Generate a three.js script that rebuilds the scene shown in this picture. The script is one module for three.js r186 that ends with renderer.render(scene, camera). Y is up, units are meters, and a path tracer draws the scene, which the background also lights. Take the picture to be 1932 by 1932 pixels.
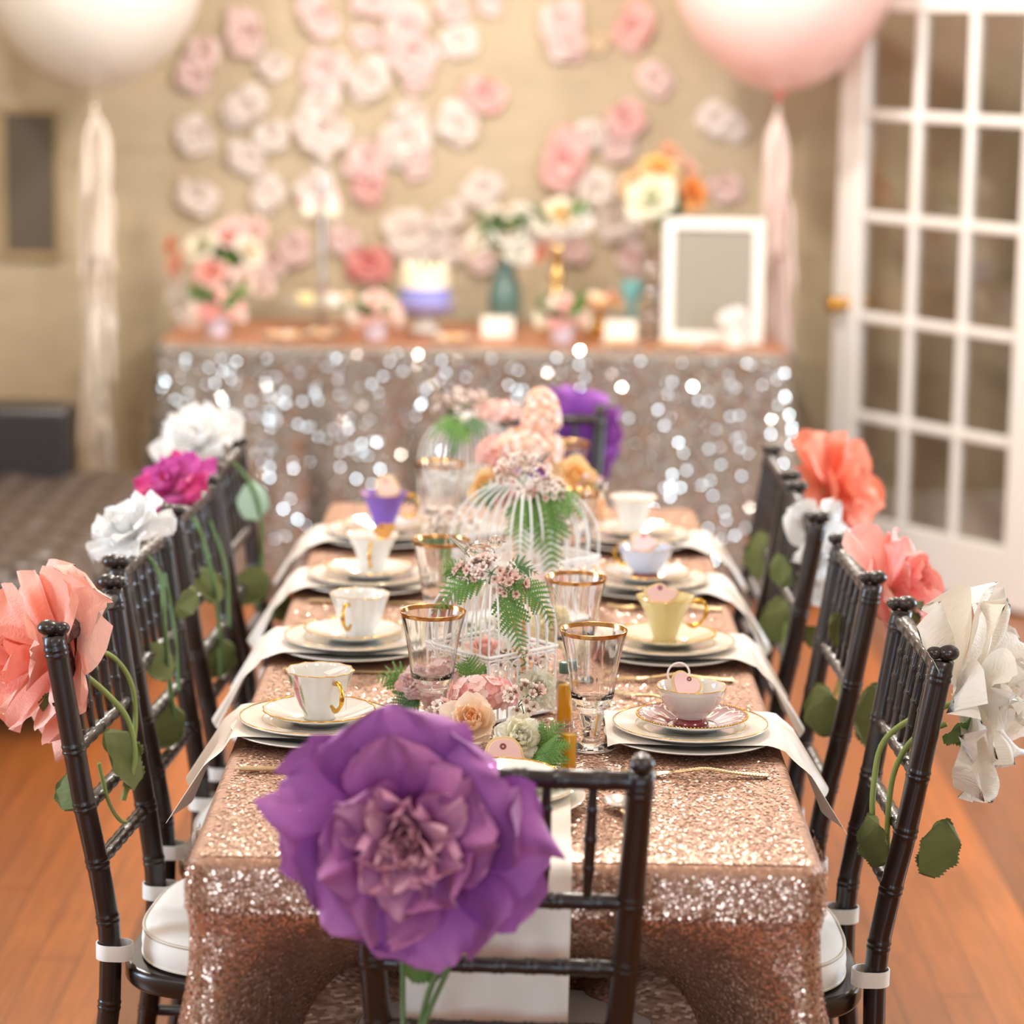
import * as THREE from 'three';
import { RoundedBoxGeometry } from 'three/addons/geometries/RoundedBoxGeometry.js';
import { mergeGeometries } from 'three/addons/utils/BufferGeometryUtils.js';
import { RectAreaLightUniformsLib } from 'three/addons/lights/RectAreaLightUniformsLib.js';

// ---------------------------------------------------------------- camera, sky, lights, exposure
const scene = new THREE.Scene();
scene.background = new THREE.Color(0.55, 0.68, 0.9);
scene.backgroundIntensity = 0.6;
const renderer = new THREE.WebGLRenderer({ antialias: true });
renderer.toneMapping = THREE.LinearToneMapping;
renderer.toneMappingExposure = 0.24;
renderer.outputColorSpace = THREE.SRGBColorSpace;
renderer.shadowMap.enabled = true;
RectAreaLightUniformsLib.init();
const FOV = 2 * Math.atan(966 / 5200) * 180 / Math.PI;
const camera = new THREE.PerspectiveCamera(FOV, 1, 0.05, 60);
camera.position.set(0, 1.745, 3.17);
camera.rotation.set(-10.05 * Math.PI / 180, 0, 0.017, 'YXZ');
camera.focus = 3.72;
const focalMM = camera.getFocalLength();
camera.userData.fStop = focalMM / 34;        // a 34 mm wide aperture
const WARM = new THREE.Color(1.0, 0.94, 0.86), COOL = new THREE.Color(0.64, 0.82, 1.0);
const LAMP_SPOTS = [[-1.5, -3.7, 30], [1.35, -3.7, 30], [0.0, -4.4, 36], [0.1, -1.6, 20], [-1.2, 0.9, 12], [1.2, 0.9, 12]];
const CEIL = 2.6;
// windows: [x, y, z, width, height, turn about y, intensity]
const WINDOWS = [
  [1.35, 1.35, 4.68, .8, 1.7, Math.PI, 42],
  [2.86, 1.3, -1.9, .7, 1.5, -Math.PI / 2, 110],
  [-2.86, 1.3, -0.6, .7, 1.5, Math.PI / 2, 90],
  [-1.2, 1.35, 4.68, .8, 1.7, Math.PI, 42],
];

// ---------------------------------------------------------------- helpers
let seed0 = 7;
function RNG(s) { let a = s >>> 0; return () => { a = (a + 0x6D2B79F5) | 0; let t = Math.imul(a ^ (a >>> 15), 1 | a); t = (t + Math.imul(t ^ (t >>> 7), 61 | t)) ^ t; return ((t ^ (t >>> 14)) >>> 0) / 4294967296; }; }
const rnd = RNG(12345);
const rr = (a, b) => a + (b - a) * rnd();
const V = (x, y, z) => new THREE.Vector3(x, y, z);
const D2R = Math.PI / 180;
const sm = (a, b, x) => { const t = Math.min(1, Math.max(0, (x - a) / (b - a))); return t * t * (3 - 2 * t); };
const names = {};
function numbered(n) { const k = names[n] = (names[n] ?? -1) + 1; return k ? `${n}_${String(k).padStart(3, '0')}` : n; }
function tag(o, label, category, group) { o.userData = { label, category }; if (group) o.userData.group = group; return o; }
function thing(name, label, category, p = [0, 0, 0], turn = 0, group) {
  const o = new THREE.Group(); o.name = numbered(name); o.position.set(...p); o.rotation.y = turn; scene.add(o);
  return tag(o, label, category, group);
}
function solo(name, label, category, geo, mat, p, turn = 0, group) {
  const o = new THREE.Mesh(geo, mat); o.name = numbered(name); if (p) o.position.set(...p); o.rotation.y = turn; o.castShadow = o.receiveShadow = true; scene.add(o);
  return tag(o, label, category, group);
}
function copy(src, label, p, turn = 0, group) {
  const o = src.clone(); o.name = numbered(src.name.replace(/_\d{3}$/, '')); scene.add(o); o.position.set(...p); o.rotation.set(0, turn, 0);
  o.userData = { ...src.userData, label }; if (group) o.userData.group = group; return o;
}
function part(name, geo, mat, parent) { const m = new THREE.Mesh(geo, mat); m.name = name; m.castShadow = m.receiveShadow = true; parent.add(m); return m; }
function struct(name, geo, mat, parent) { const m = part(name, geo, mat, parent ?? scene); if (!parent) m.userData = { kind: 'structure' }; return m; }
function clean(g) { g = g.index ? g.toNonIndexed() : g; const o = new THREE.BufferGeometry(); for (const k of ['position', 'normal', 'uv']) { let a = g.getAttribute(k); if (!a && k === 'uv') a = new THREE.BufferAttribute(new Float32Array(g.getAttribute('position').count * 2), 2); o.setAttribute(k, a); } if (g.getAttribute('color')) o.setAttribute('color', g.getAttribute('color')); return o; }
const merge = (l) => l.length === 1 ? l[0] : mergeGeometries(l.map(clean));
function moved(g, x, y, z, rx = 0, ry = 0, rz = 0, s = 1) {
  const q = new THREE.Quaternion().setFromEuler(new THREE.Euler(rx, ry, rz, 'YXZ'));
  return g.clone().applyMatrix4(new THREE.Matrix4().compose(V(x, y, z), q, Array.isArray(s) ? V(...s) : V(s, s, s)));
}
function box(w, h, d, x = 0, y = 0, z = 0, r = 0) { const g = r ? new RoundedBoxGeometry(w, h, d, 2, Math.min(r, w / 2.01, h / 2.01, d / 2.01)) : new THREE.BoxGeometry(w, h, d); g.translate(x, y, z); return g; }
function lathe(pts, seg = 40) { return new THREE.LatheGeometry(pts.map(([r, y]) => new THREE.Vector2(Math.max(r, 1e-5), y)), seg); }
function surface(fn, nu, nv, colorFn) {
  const pos = [], uv = [], idx = [], col = [];
  for (let j = 0; j <= nv; j++) for (let i = 0; i <= nu; i++) { const u = i / nu, v = j / nv, p = fn(u, v); pos.push(p.x, p.y, p.z); uv.push(p.u ?? u, p.v ?? v); if (colorFn) { const c = colorFn(u, v); col.push(c.r, c.g, c.b); } }
  for (let j = 0; j < nv; j++) for (let i = 0; i < nu; i++) { const a = j * (nu + 1) + i, b = a + 1, c = a + nu + 1, d = c + 1; idx.push(a, b, d, a, d, c); }
  const g = new THREE.BufferGeometry(); g.setAttribute('position', new THREE.Float32BufferAttribute(pos, 3)); g.setAttribute('uv', new THREE.Float32BufferAttribute(uv, 2));
  if (colorFn) g.setAttribute('color', new THREE.Float32BufferAttribute(col, 3));
  g.setIndex(idx); g.computeVertexNormals(); return g;
}
// a round bar along a curve; radius may change along it; ts lists the sections
function sweep(pts, rad, ts = 24, seg = 10) {
  const curve = pts.length === 2 ? new THREE.LineCurve3(pts[0], pts[1]) : new THREE.CatmullRomCurve3(pts, false, 'centripetal');
  const T = Array.isArray(ts) ? ts : Array.from({ length: ts + 1 }, (_, i) => i / ts), R = typeof rad === 'function' ? rad : () => rad;
  const pos = [], uv = [], idx = []; let nrm = null; const L = curve.getLength();
  T.forEach((t, j) => {
    const p = curve.getPointAt(t), tan = curve.getTangentAt(t);
    if (!nrm) nrm = Math.abs(tan.y) < 0.9 ? V(0, 1, 0) : V(1, 0, 0);
    nrm.sub(tan.clone().multiplyScalar(nrm.dot(tan))).normalize(); const bi = tan.clone().cross(nrm), r = R(t);
    for (let i = 0; i <= seg; i++) { const a = i / seg * 2 * Math.PI; pos.push(p.x + r * (Math.cos(a) * nrm.x + Math.sin(a) * bi.x), p.y + r * (Math.cos(a) * nrm.y + Math.sin(a) * bi.y), p.z + r * (Math.cos(a) * nrm.z + Math.sin(a) * bi.z)); uv.push(i / seg * r * 6.28, t * L); }
  });
  const n = T.length, w = seg + 1;
  for (let j = 0; j < n - 1; j++) for (let i = 0; i < seg; i++) { const a = j * w + i; idx.push(a, a + 1, a + w + 1, a, a + w + 1, a + w); }
  for (const j of [0, n - 1]) { const c = pos.length / 3, p = curve.getPointAt(T[j]); pos.push(p.x, p.y, p.z); uv.push(0, 0); for (let i = 0; i < seg; i++) j ? idx.push(c, j * w + i, j * w + i + 1) : idx.push(c, i + 1, i); }
  const g = new THREE.BufferGeometry(); g.setAttribute('position', new THREE.Float32BufferAttribute(pos, 3)); g.setAttribute('uv', new THREE.Float32BufferAttribute(uv, 2)); g.setIndex(idx); g.computeVertexNormals(); return g;
}
// bamboo-like bar: pairs of rings at given fractions
function bamboo(pts, r, rings, o = {}) {
  const L = new THREE.CatmullRomCurve3(pts).getLength(), w = (o.w ?? 0.0035) / L, d = (o.gap ?? 0.004) / L, amp = o.amp ?? 0.16, ts = new Set([0, 1]);
  for (let i = 0; i <= (o.n ?? 10); i++) ts.add(i / (o.n ?? 10));
  for (const t of rings) for (const k of [-2.6, -1.7, -1, -.5, 0, .5, 1, 1.7, 2.6]) { const x = t + k * d; if (x > 0 && x < 1) ts.add(x); }
  const R = typeof r === 'function' ? r : () => r;
  return sweep(pts, (t) => { let s = 1; for (const q of rings) s += amp * (Math.exp(-(((t - q - d) / w) ** 2) * 2) + Math.exp(-(((t - q + d) / w) ** 2) * 2)); return R(t) * s; }, [...ts].sort((a, b) => a - b), o.seg ?? 14);
}
// outline (array of [x,z]) lofted through [inset, y] rings, capped
function loft(outline, rings) {
  const n = outline.length, cx = outline.reduce((s, p) => s + p[0], 0) / n, cz = outline.reduce((s, p) => s + p[1], 0) / n;
  const pos = [], idx = [], uv = [];
  for (const [ins, y] of rings) for (const [x, z] of outline) { const dx = x - cx, dz = z - cz, l = Math.hypot(dx, dz), k = Math.max(0, l - ins) / l; pos.push(cx + dx * k, y, cz + dz * k); uv.push(cx + dx * k, cz + dz * k + y); }
  for (let j = 0; j < rings.length - 1; j++) for (let i = 0; i < n; i++) { const a = j * n + i, b = j * n + (i + 1) % n; idx.push(a, a + n, b, b, a + n, b + n); }
  for (const j of [0, rings.length - 1]) { const c = pos.length / 3; pos.push(cx, rings[j][1], cz); uv.push(cx, cz); for (let i = 0; i < n; i++) { const a = j * n + i, b = j * n + (i + 1) % n; j ? idx.push(c, b, a) : idx.push(c, a, b); } }
  const g = new THREE.BufferGeometry(); g.setAttribute('position', new THREE.Float32BufferAttribute(pos, 3)); g.setAttribute('uv', new THREE.Float32BufferAttribute(uv, 2)); g.setIndex(idx); g.computeVertexNormals(); return g;
}
function superellipse(a, b, p, n = 48, warp) { return Array.from({ length: n }, (_, i) => { const t = -i / n * 2 * Math.PI, c = Math.cos(t), s = Math.sin(t); let x = a * Math.sign(c) * Math.abs(c) ** (2 / p), z = b * Math.sign(s) * Math.abs(s) ** (2 / p); return warp ? warp(x, z) : [x, z]; }); }

// ---------------------------------------------------------------- textures and materials
function dataTex(w, h, fn, srgb, rx = 1, ry = 1) {
  const d = new Uint8Array(w * h * 4);
  for (let y = 0; y < h; y++) for (let x = 0; x < w; x++) { const c = fn(x, y), k = (y * w + x) * 4; d[k] = c[0]; d[k + 1] = c[1]; d[k + 2] = c[2]; d[k + 3] = 255; }
  const t = new THREE.DataTexture(d, w, h); t.wrapS = t.wrapT = THREE.RepeatWrapping; t.magFilter = t.minFilter = THREE.LinearFilter; if (srgb) t.colorSpace = THREE.SRGBColorSpace; t.repeat.set(rx, ry); t.needsUpdate = true; return t;
}
function noiseGrid(n, seed) { const r = RNG(seed), g = Float32Array.from({ length: n * n }, () => r()); return (x, y) => { const xi = Math.floor(x), yi = Math.floor(y), fx = x - xi, fy = y - yi, s = (a, b) => g[((b % n + n) % n) * n + ((a % n + n) % n)], u = fx * fx * (3 - 2 * fx), v = fy * fy * (3 - 2 * fy); return (s(xi, yi) * (1 - u) + s(xi + 1, yi) * u) * (1 - v) + (s(xi, yi + 1) * (1 - u) + s(xi + 1, yi + 1) * u) * v; }; }
const N1 = noiseGrid(64, 5), N2 = noiseGrid(32, 9);
// sequin weave: every cell has its own tilt
function sequinNormals(cells, px, tilt, seed) {
  const r = RNG(seed), a = Array.from({ length: cells * cells }, () => [r() * 6.283, Math.sqrt(r()) * tilt]);
  return dataTex(cells * px, cells * px, (x, y) => { const cy = Math.floor(y / px), ox = cy % 2 ? px / 2 : 0, cx = Math.floor((x + ox) / px) % cells, [ph, t] = a[cy * cells + cx]; const nx = Math.sin(t) * Math.cos(ph), ny = Math.sin(t) * Math.sin(ph), nz = Math.cos(t); return [(nx * .5 + .5) * 255, (ny * .5 + .5) * 255, (nz * .5 + .5) * 255]; });
}
const std = (o) => new THREE.MeshPhysicalMaterial({ roughness: .6, side: THREE.DoubleSide, ...o });
const woodTex = dataTex(1024, 1024, (x, y) => {
  const plank = Math.floor(x / 64), px = x % 64, off = (plank * 397) % 1024, tone = .82 + .3 * ((plank * 7919 % 13) / 13 - .3), g = N1(x * .35 + plank * 9, (y + off) * .012) * .5 + N2(x * .9, (y + off) * .05) * .25 + .35;
  const edge = px < 1.5 ? .55 : ((y + off) % 1024 < 3 ? .6 : 1), k = tone * (.72 + .4 * g) * edge; return [Math.min(255, 176 * k), Math.min(255, 99 * k), Math.min(255, 42 * k)];
}, true);
woodTex.repeat.set(1 / 1.28, 1 / 1.9);
const wallTex = dataTex(256, 256, (x, y) => { const k = .96 + .05 * N1(x * .25, y * .25) + .03 * N2(x * .125, y * .125); return [182 * k, 166 * k, 139 * k]; }, true);
const crinkle = dataTex(512, 512, (x, y) => { const n = N1(x * .125, y * .25) * .5 + N1(x * .03 + 7, y * .5) * .3 + N2(x * .0625, y * .0625) * .4; const v = Math.min(255, n * 210); return [v, v, v]; });
const fabricBump = dataTex(256, 256, (x, y) => { const v = 128 + 60 * Math.sin(x * Math.PI / 2) * Math.sin(y * Math.PI / 2) + 30 * (N1(x * .25, y * .25) - .5); return [v, v, v]; });
const M = {
  floor: std({ map: woodTex, roughness: .32, clearcoat: .35, clearcoatRoughness: .25 }),
  wall: std({ map: wallTex, roughness: .85 }), ceiling: std({ color: '#efe6d6', roughness: .9 }), trim: std({ color: '#eee6d8', roughness: .45 }),
  white: std({ color: '#e4e0da', roughness: .35 }),
  glass: new THREE.MeshPhysicalMaterial({ color: '#fbfbfb', roughness: .02, transmission: 1, thickness: 0, ior: 1.5, side: THREE.DoubleSide }),
  crystal: new THREE.MeshPhysicalMaterial({ color: '#ffffff', roughness: .0, transmission: 1, thickness: .01, ior: 1.5 }),
  mahogany: std({ color: '#1c0f0b', roughness: .34, clearcoat: .35, clearcoatRoughness: .2 }),
  cushion: std({ color: '#efeae2', roughness: .85, sheen: .3, bumpMap: fabricBump, bumpScale: .0004 }),
  piping: std({ color: '#d8cdbd', roughness: .8 }),
  linen: std({ color: '#f0e7dc', roughness: .8, sheen: .2 }),
  china: std({ color: '#f4efe6', roughness: .12, clearcoat: .6, clearcoatRoughness: .05 }),
  chinaThin: std({ color: '#e9e7e2', roughness: .1, clearcoat: 1, clearcoatRoughness: .03 }),
  gold: std({ color: '#d9a441', metalness: 1, roughness: .22 }), copper: std({ color: '#c59660', metalness: 1, roughness: .2 }),
  cutlery: std({ color: '#cdb287', metalness: 1, roughness: .28 }), silver: std({ color: '#dcdcdc', metalness: 1, roughness: .15 }),
  cageWhite: std({ color: '#f2f0ec', roughness: .4, clearcoat: .3 }),
  leaf: std({ color: '#648c3c', roughness: .6, transmission: .25 }), fern: std({ color: '#6c9c42', roughness: .55, transmission: .3 }), fernDark: std({ color: '#527f4a', roughness: .55, transmission: .25 }), silk: std({ color: '#66703c', roughness: .8, transmission: .15, bumpMap: crinkle, bumpScale: .002 }),
  stem: std({ color: '#8a9a52', roughness: .6 }), stemDark: std({ color: '#5d7a48', roughness: .6 }),
  leather: std({ color: '#221c1b', roughness: .33, clearcoat: .25, clearcoatRoughness: .3 }), leatherBrown: std({ color: '#4a3d36', roughness: .34, clearcoat: .3, clearcoatRoughness: .3 }),
  panel: std({ color: '#5b5145', roughness: .8 }), board: std({ color: '#8d877b', roughness: .6 }),
  amber: new THREE.MeshPhysicalMaterial({ color: '#ffb914', roughness: .08, transmission: .25, thickness: .02, ior: 1.45, attenuationColor: new THREE.Color('#e59a00'), attenuationDistance: .04 }),
  tulle: std({ color: '#f3e7de', roughness: .85, transmission: .35 }),
  burgundy: std({ color: '#7c1d2a', roughness: .15, clearcoat: .8 }), teal: std({ color: '#54736c', roughness: .2, clearcoat: .6 }), aqua: std({ color: '#7fc4c4', roughness: .3 }), lilac: std({ color: '#8f90d8', roughness: .3 }), cream: std({ color: '#f3e9cf', roughness: .6 }), yellowGlass: std({ color: '#eadba2', roughness: .08, transmission: .35, clearcoat: 1 }),
  pinkIcing: std({ color: '#efc6c4', roughness: .5 }), cookie: std({ color: '#e2c48f', roughness: .8 }), cookieGold: std({ color: '#c98f45', roughness: .7 }), violet: std({ color: '#7a52b0', roughness: .4 }),
  maroon: std({ color: '#8a4048', roughness: .6 }),
};
const petalMats = {};
function petalMat(hex, trans = .28, bump = true) { const k = hex + trans + bump; return petalMats[k] ??= std({ color: hex, roughness: .85, transmission: trans, ...(bump ? { bumpMap: crinkle, bumpScale: .0014 } : {}) }); }
petalMats.vc = std({ color: '#ffffff', vertexColors: true, roughness: .8, transmission: .22, bumpMap: crinkle, bumpScale: .0014 });
petalMats.vcSmall = std({ color: '#ffffff', vertexColors: true, roughness: .7, transmission: .2 });

// ---------------------------------------------------------------- the room
{
  const W = 2.9, ZB = -6.15, ZF = 4.8, T = .12;
  const fl = new THREE.BoxGeometry(2 * W + .3, .1, ZF - ZB + .3); fl.translate(0, -.05, (ZF + ZB) / 2);
  const uv = fl.getAttribute('uv'), ps = fl.getAttribute('position'); for (let i = 0; i < uv.count; i++) uv.setXY(i, ps.getX(i), ps.getZ(i));
  struct('floor', fl, M.floor);
  struct('ceiling', box(2 * W + .3, .12, ZF - ZB + .3, 0, CEIL + .06, (ZF + ZB) / 2), M.ceiling);
  struct('wall_back', box(2 * W + .2, CEIL, T, 0, CEIL / 2, ZB - T / 2), M.wall);
  // walls with window openings
  const sideWall = (name, x, win) => {
    const [, wy, wz, ww, wh] = win, y0 = wy - wh / 2, y1 = wy + wh / 2, z0 = wz - ww / 2, z1 = wz + ww / 2, zc = (ZB + z0) / 2, zd = (z1 + ZF) / 2;
    struct(name, merge([box(T, CEIL, z0 - ZB, x, CEIL / 2, zc), box(T, CEIL, ZF - z1, x, CEIL / 2, zd), box(T, y0, ww, x, y0 / 2, wz), box(T, CEIL - y1, ww, x, (CEIL + y1) / 2, wz)]), M.wall);
  };
  sideWall('wall_right', W + T / 2, WINDOWS[1]); sideWall('wall_left', -W - T / 2, WINDOWS[2]);
  { const [bx, by, , ww, wh] = WINDOWS[0], ax = WINDOWS[3][0], y0 = by - wh / 2, y1 = by + wh / 2, h = ww / 2, E = W + .1, seg = (x0, x1, y0, y1) => box(x1 - x0, y1 - y0, T, (x0 + x1) / 2, (y0 + y1) / 2, ZF + T / 2);
    struct('wall_front', merge([seg(-E, ax - h, 0, CEIL), seg(ax + h, bx - h, 0, CEIL), seg(bx + h, E, 0, CEIL), ...[ax, bx].flatMap(c => [seg(c - h, c + h, 0, y0), seg(c - h, c + h, y1, CEIL)])]), M.wall); }
  struct('wall_partition', box(1.24, CEIL, .1, 2.28, CEIL / 2, -4.93), M.wall);
  struct('baseboard_back', merge([box(2 * W, .17, .018, 0, .085, ZB + .01, .004), box(2 * W, .02, .026, 0, .178, ZB + .013, .006)]), M.trim);
  WINDOWS.forEach(([x, y, z, w, h, turn, I], i) => {
    const g = new THREE.Group(); g.name = `window_${i + 1}`; g.userData = { kind: 'structure' }; g.position.set(x, y, z); g.rotation.y = turn; scene.add(g);
    const back = -.12;
    part('window_frame', merge([box(w + .1, .06, .1, 0, h / 2, back), box(w + .1, .06, .1, 0, -h / 2, back), box(.06, h, .1, -w / 2, 0, back), box(.06, h, .1, w / 2, 0, back)]), M.trim, g);
    for (let k = 1; k < 2; k++) part('muntin', box(.03, h, .04, -w / 2 + w * k / 2, 0, back), M.trim, g);
    part('muntin', box(w, .035, .04, 0, 0, back), M.trim, g);
    const glow = new THREE.MeshStandardMaterial({ color: '#000000', emissive: COOL, emissiveIntensity: 3.2, roughness: .4 });
    part('window_pane', box(w, h, .01, 0, 0, back - .03), glow, g);
    const L = new THREE.RectAreaLight(COOL, I, w * .96, h * .96); L.name = `window_light_${i + 1}`; L.position.set(0, 0, .0); L.rotation.y = Math.PI; g.add(L);
  });
}
// ---------------------------------------------------------------- French door, swung into the room
{
  const d = new THREE.Group(); d.name = 'door_1'; d.userData = { kind: 'structure' }; d.position.set(1.045, .012, -5.756); d.rotation.y = -Math.atan2(.819, .573); scene.add(d);
  const W = .93, H = 1.92, st = .115, t = .04, gb = .185, gt = 1.79, mw = .032;
  part('stile', box(st, H, t, st / 2, H / 2, 0, .006), M.white, d); part('stile', box(st, H, t, W - st / 2, H / 2, 0, .006), M.white, d);
  part('rail', box(W - 2 * st, gb, t, W / 2, gb / 2, 0, .006), M.white, d); part('rail', box(W - 2 * st, H - gt, t, W / 2, (H + gt) / 2, 0, .006), M.white, d);
  const gw = W - 2 * st, cw = gw / 3, ch = (gt - gb) / 5;
  for (let i = 1; i < 3; i++) part('muntin', box(mw, gt - gb, .032, st + cw * i, (gt + gb) / 2, 0, .008), M.white, d);
  for (let j = 1; j < 5; j++) for (let i = 0; i < 3; i++) part('muntin', box(cw - mw * .6, mw, .032, st + cw * (i + .5), gb + ch * j, 0, .008), M.white, d);
  for (let j = 0; j < 5; j++) for (let i = 0; i < 3; i++) part('pane', box(cw - .012, ch - .012, .003, st + cw * (i + .5), gb + ch * (j + .5), 0), M.glass, d);
  const kn = lathe([[0, 0], [.024, 0], [.024, .004], [.009, .008], [.009, .03], [.02, .036], [.027, .048], [.024, .06], [.012, .066], [0, .067]], 24);
  part('knob', merge([moved(kn, .055, .86, .02, Math.PI / 2), moved(kn, .055, .86, -.02, -Math.PI / 2)]), M.gold, d);
}
// ---------------------------------------------------------------- ceiling lamps (out of the frame)
LAMP_SPOTS.forEach(([x, z, I], i) => {
  const where = ['over the left balloon', 'over the right balloon', 'over the dessert table', 'over the dining table', 'behind the camera at left', 'behind the camera at right'][i];
  const g = thing('ceiling_light', `round flush ceiling light ${where}`, 'ceiling light', [x, CEIL - .002, z], 0, 'round flush ceiling lights');
  part('trim_ring', lathe([[.085, 0], [.11, 0], [.11, -.012], [.1, -.018], [.085, -.014], [.085, 0]], 40), M.trim, g);
  const glow = new THREE.MeshStandardMaterial({ color: '#000', emissive: WARM, emissiveIntensity: 6 });
  part('lamp_diffuser', lathe([[0, -.03], [.05, -.027], [.085, -.012], [.085, -.002], [0, -.002]], 32), glow, g);
  const L = new THREE.PointLight(WARM, I, 0, 2); L.name = `ceiling_lamp_${i + 1}`; L.position.set(0, -.09, 0); L.castShadow = true; L.shadow.radius = 4; g.add(L);
});
// ---------------------------------------------------------------- sequin cloths
const TOP = .765;
function perimeter(x0, x1, z0, z1, r, step) {          // rounded rectangle, from the middle of the far side round; gives [x, z, nx, nz, s]
  const out = [], segs = [[x0 + r, z0, x1 - r, z0, 0, -1], [x1, z0 + r, x1, z1 - r, 1, 0], [x1 - r, z1, x0 + r, z1, 0, 1], [x0, z1 - r, x0, z0 + r, -1, 0]], cen = [[x1 - r, z0 + r], [x1 - r, z1 - r], [x0 + r, z1 - r], [x0 + r, z0 + r]];
  let s = 0; segs.forEach(([ax, az, bx, bz, nx, nz], k) => {
    const L = Math.hypot(bx - ax, bz - az), n = Math.round(L / step); for (let i = 0; i < n; i++) out.push([ax + (bx - ax) * i / n, az + (bz - az) * i / n, nx, nz, s + L * i / n]); s += L;
    const a0 = Math.atan2(nz, nx), m = 8; for (let i = 0; i < m; i++) { const a = a0 + Math.PI / 2 * i / m; out.push([cen[k][0] + r * Math.cos(a), cen[k][1] + r * Math.sin(a), Math.cos(a), Math.sin(a), s + r * Math.PI / 2 * i / m]); } s += r * Math.PI / 2;
  }); return out;
}
function drape(loop, rows, offset) {                     // offset(point, y, k) gives how far out along the normal the cloth hangs
  const n = loop.length, pos = [], uv = [], idx = [];
  rows.forEach((row, j) => { for (let i = 0; i <= n; i++) { const p = loop[i % n], [o, y] = offset(p, row); pos.push(p[0] + p[2] * o, y, p[1] + p[3] * o); uv.push(p[4] + (i === n ? .01 : 0), y); } });
  for (let j = 0; j < rows.length - 1; j++) for (let i = 0; i < n; i++) { const a = j * (n + 1) + i, b = a + n + 1; idx.push(a, a + 1, b, b, a + 1, b + 1); }
  const c = pos.length / 3; pos.push((loop[0][0] + loop[Math.floor(n / 2)][0]) / 2, rows[0].y ?? TOP, (loop[0][1] + loop[Math.floor(n / 2)][1]) / 2); uv.push(0, 0);
  const g = new THREE.BufferGeometry(); g.setAttribute('position', new THREE.Float32BufferAttribute(pos.slice(0, -3), 3)); g.setAttribute('uv', new THREE.Float32BufferAttribute(uv.slice(0, -2), 2)); g.setIndex(idx); g.computeVertexNormals(); return g;
}
function flatTop(loop, inset, y) {
  const sh = new THREE.Shape(loop.map(p => new THREE.Vector2(p[0] - p[2] * inset, -(p[1] - p[3] * inset)))); const g = new THREE.ShapeGeometry(sh); g.rotateX(-Math.PI / 2); g.translate(0, y, 0); return g;
}
// sequins strewn over a mesh-like function of random points
function sequins(parent, mat, size, list, r, tilt, tint) {
  const g = new THREE.CircleGeometry(size / 2, 7), im = new THREE.InstancedMesh(g, mat, list.length), q = new THREE.Quaternion(), q2 = new THREE.Quaternion(), m = new THREE.Matrix4(), one = V(1, 1, 1), Z = V(0, 0, 1), c = new THREE.Color();
  list.forEach(([p, nrm], i) => { q.setFromUnitVectors(Z, nrm); const a = r() * 6.283, t = tilt * Math.sqrt(-2 * Math.log(1 - r() * .999)) * .7; q2.setFromAxisAngle(V(Math.cos(a), Math.sin(a), 0), t); q.multiply(q2); m.compose(p, q, one); im.setMatrixAt(i, m); if (tint) { tint(c, r, p); im.setColorAt(i, c); } });
  im.name = 'sequins'; im.userData = { kind: 'stuff' }; im.castShadow = false; im.receiveShadow = true; parent.add(im); return im;
}
const sequinMap = sequinNormals(128, 8, .34, 3); sequinMap.repeat.set(1 / (128 * .0032), 1 / (128 * .0032));
const sequinMapBig = sequinNormals(128, 8, .3, 4); sequinMapBig.repeat.set(1 / (128 * .006), 1 / (128 * .006));
const roseGold = std({ color: '#ab8670', metalness: .68, roughness: .5, normalMap: sequinMap }), roseSequin = std({ color: '#dfbfac', metalness: .85, roughness: .25 });
const champagne = std({ color: '#8f8981', metalness: .55, roughness: .5, normalMap: sequinMapBig }), champSequin = std({ color: '#ece6de', metalness: 1, roughness: .07 }), copperCloth = std({ color: '#dd9f7a', metalness: .6, roughness: .45, normalMap: sequinMap });

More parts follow.
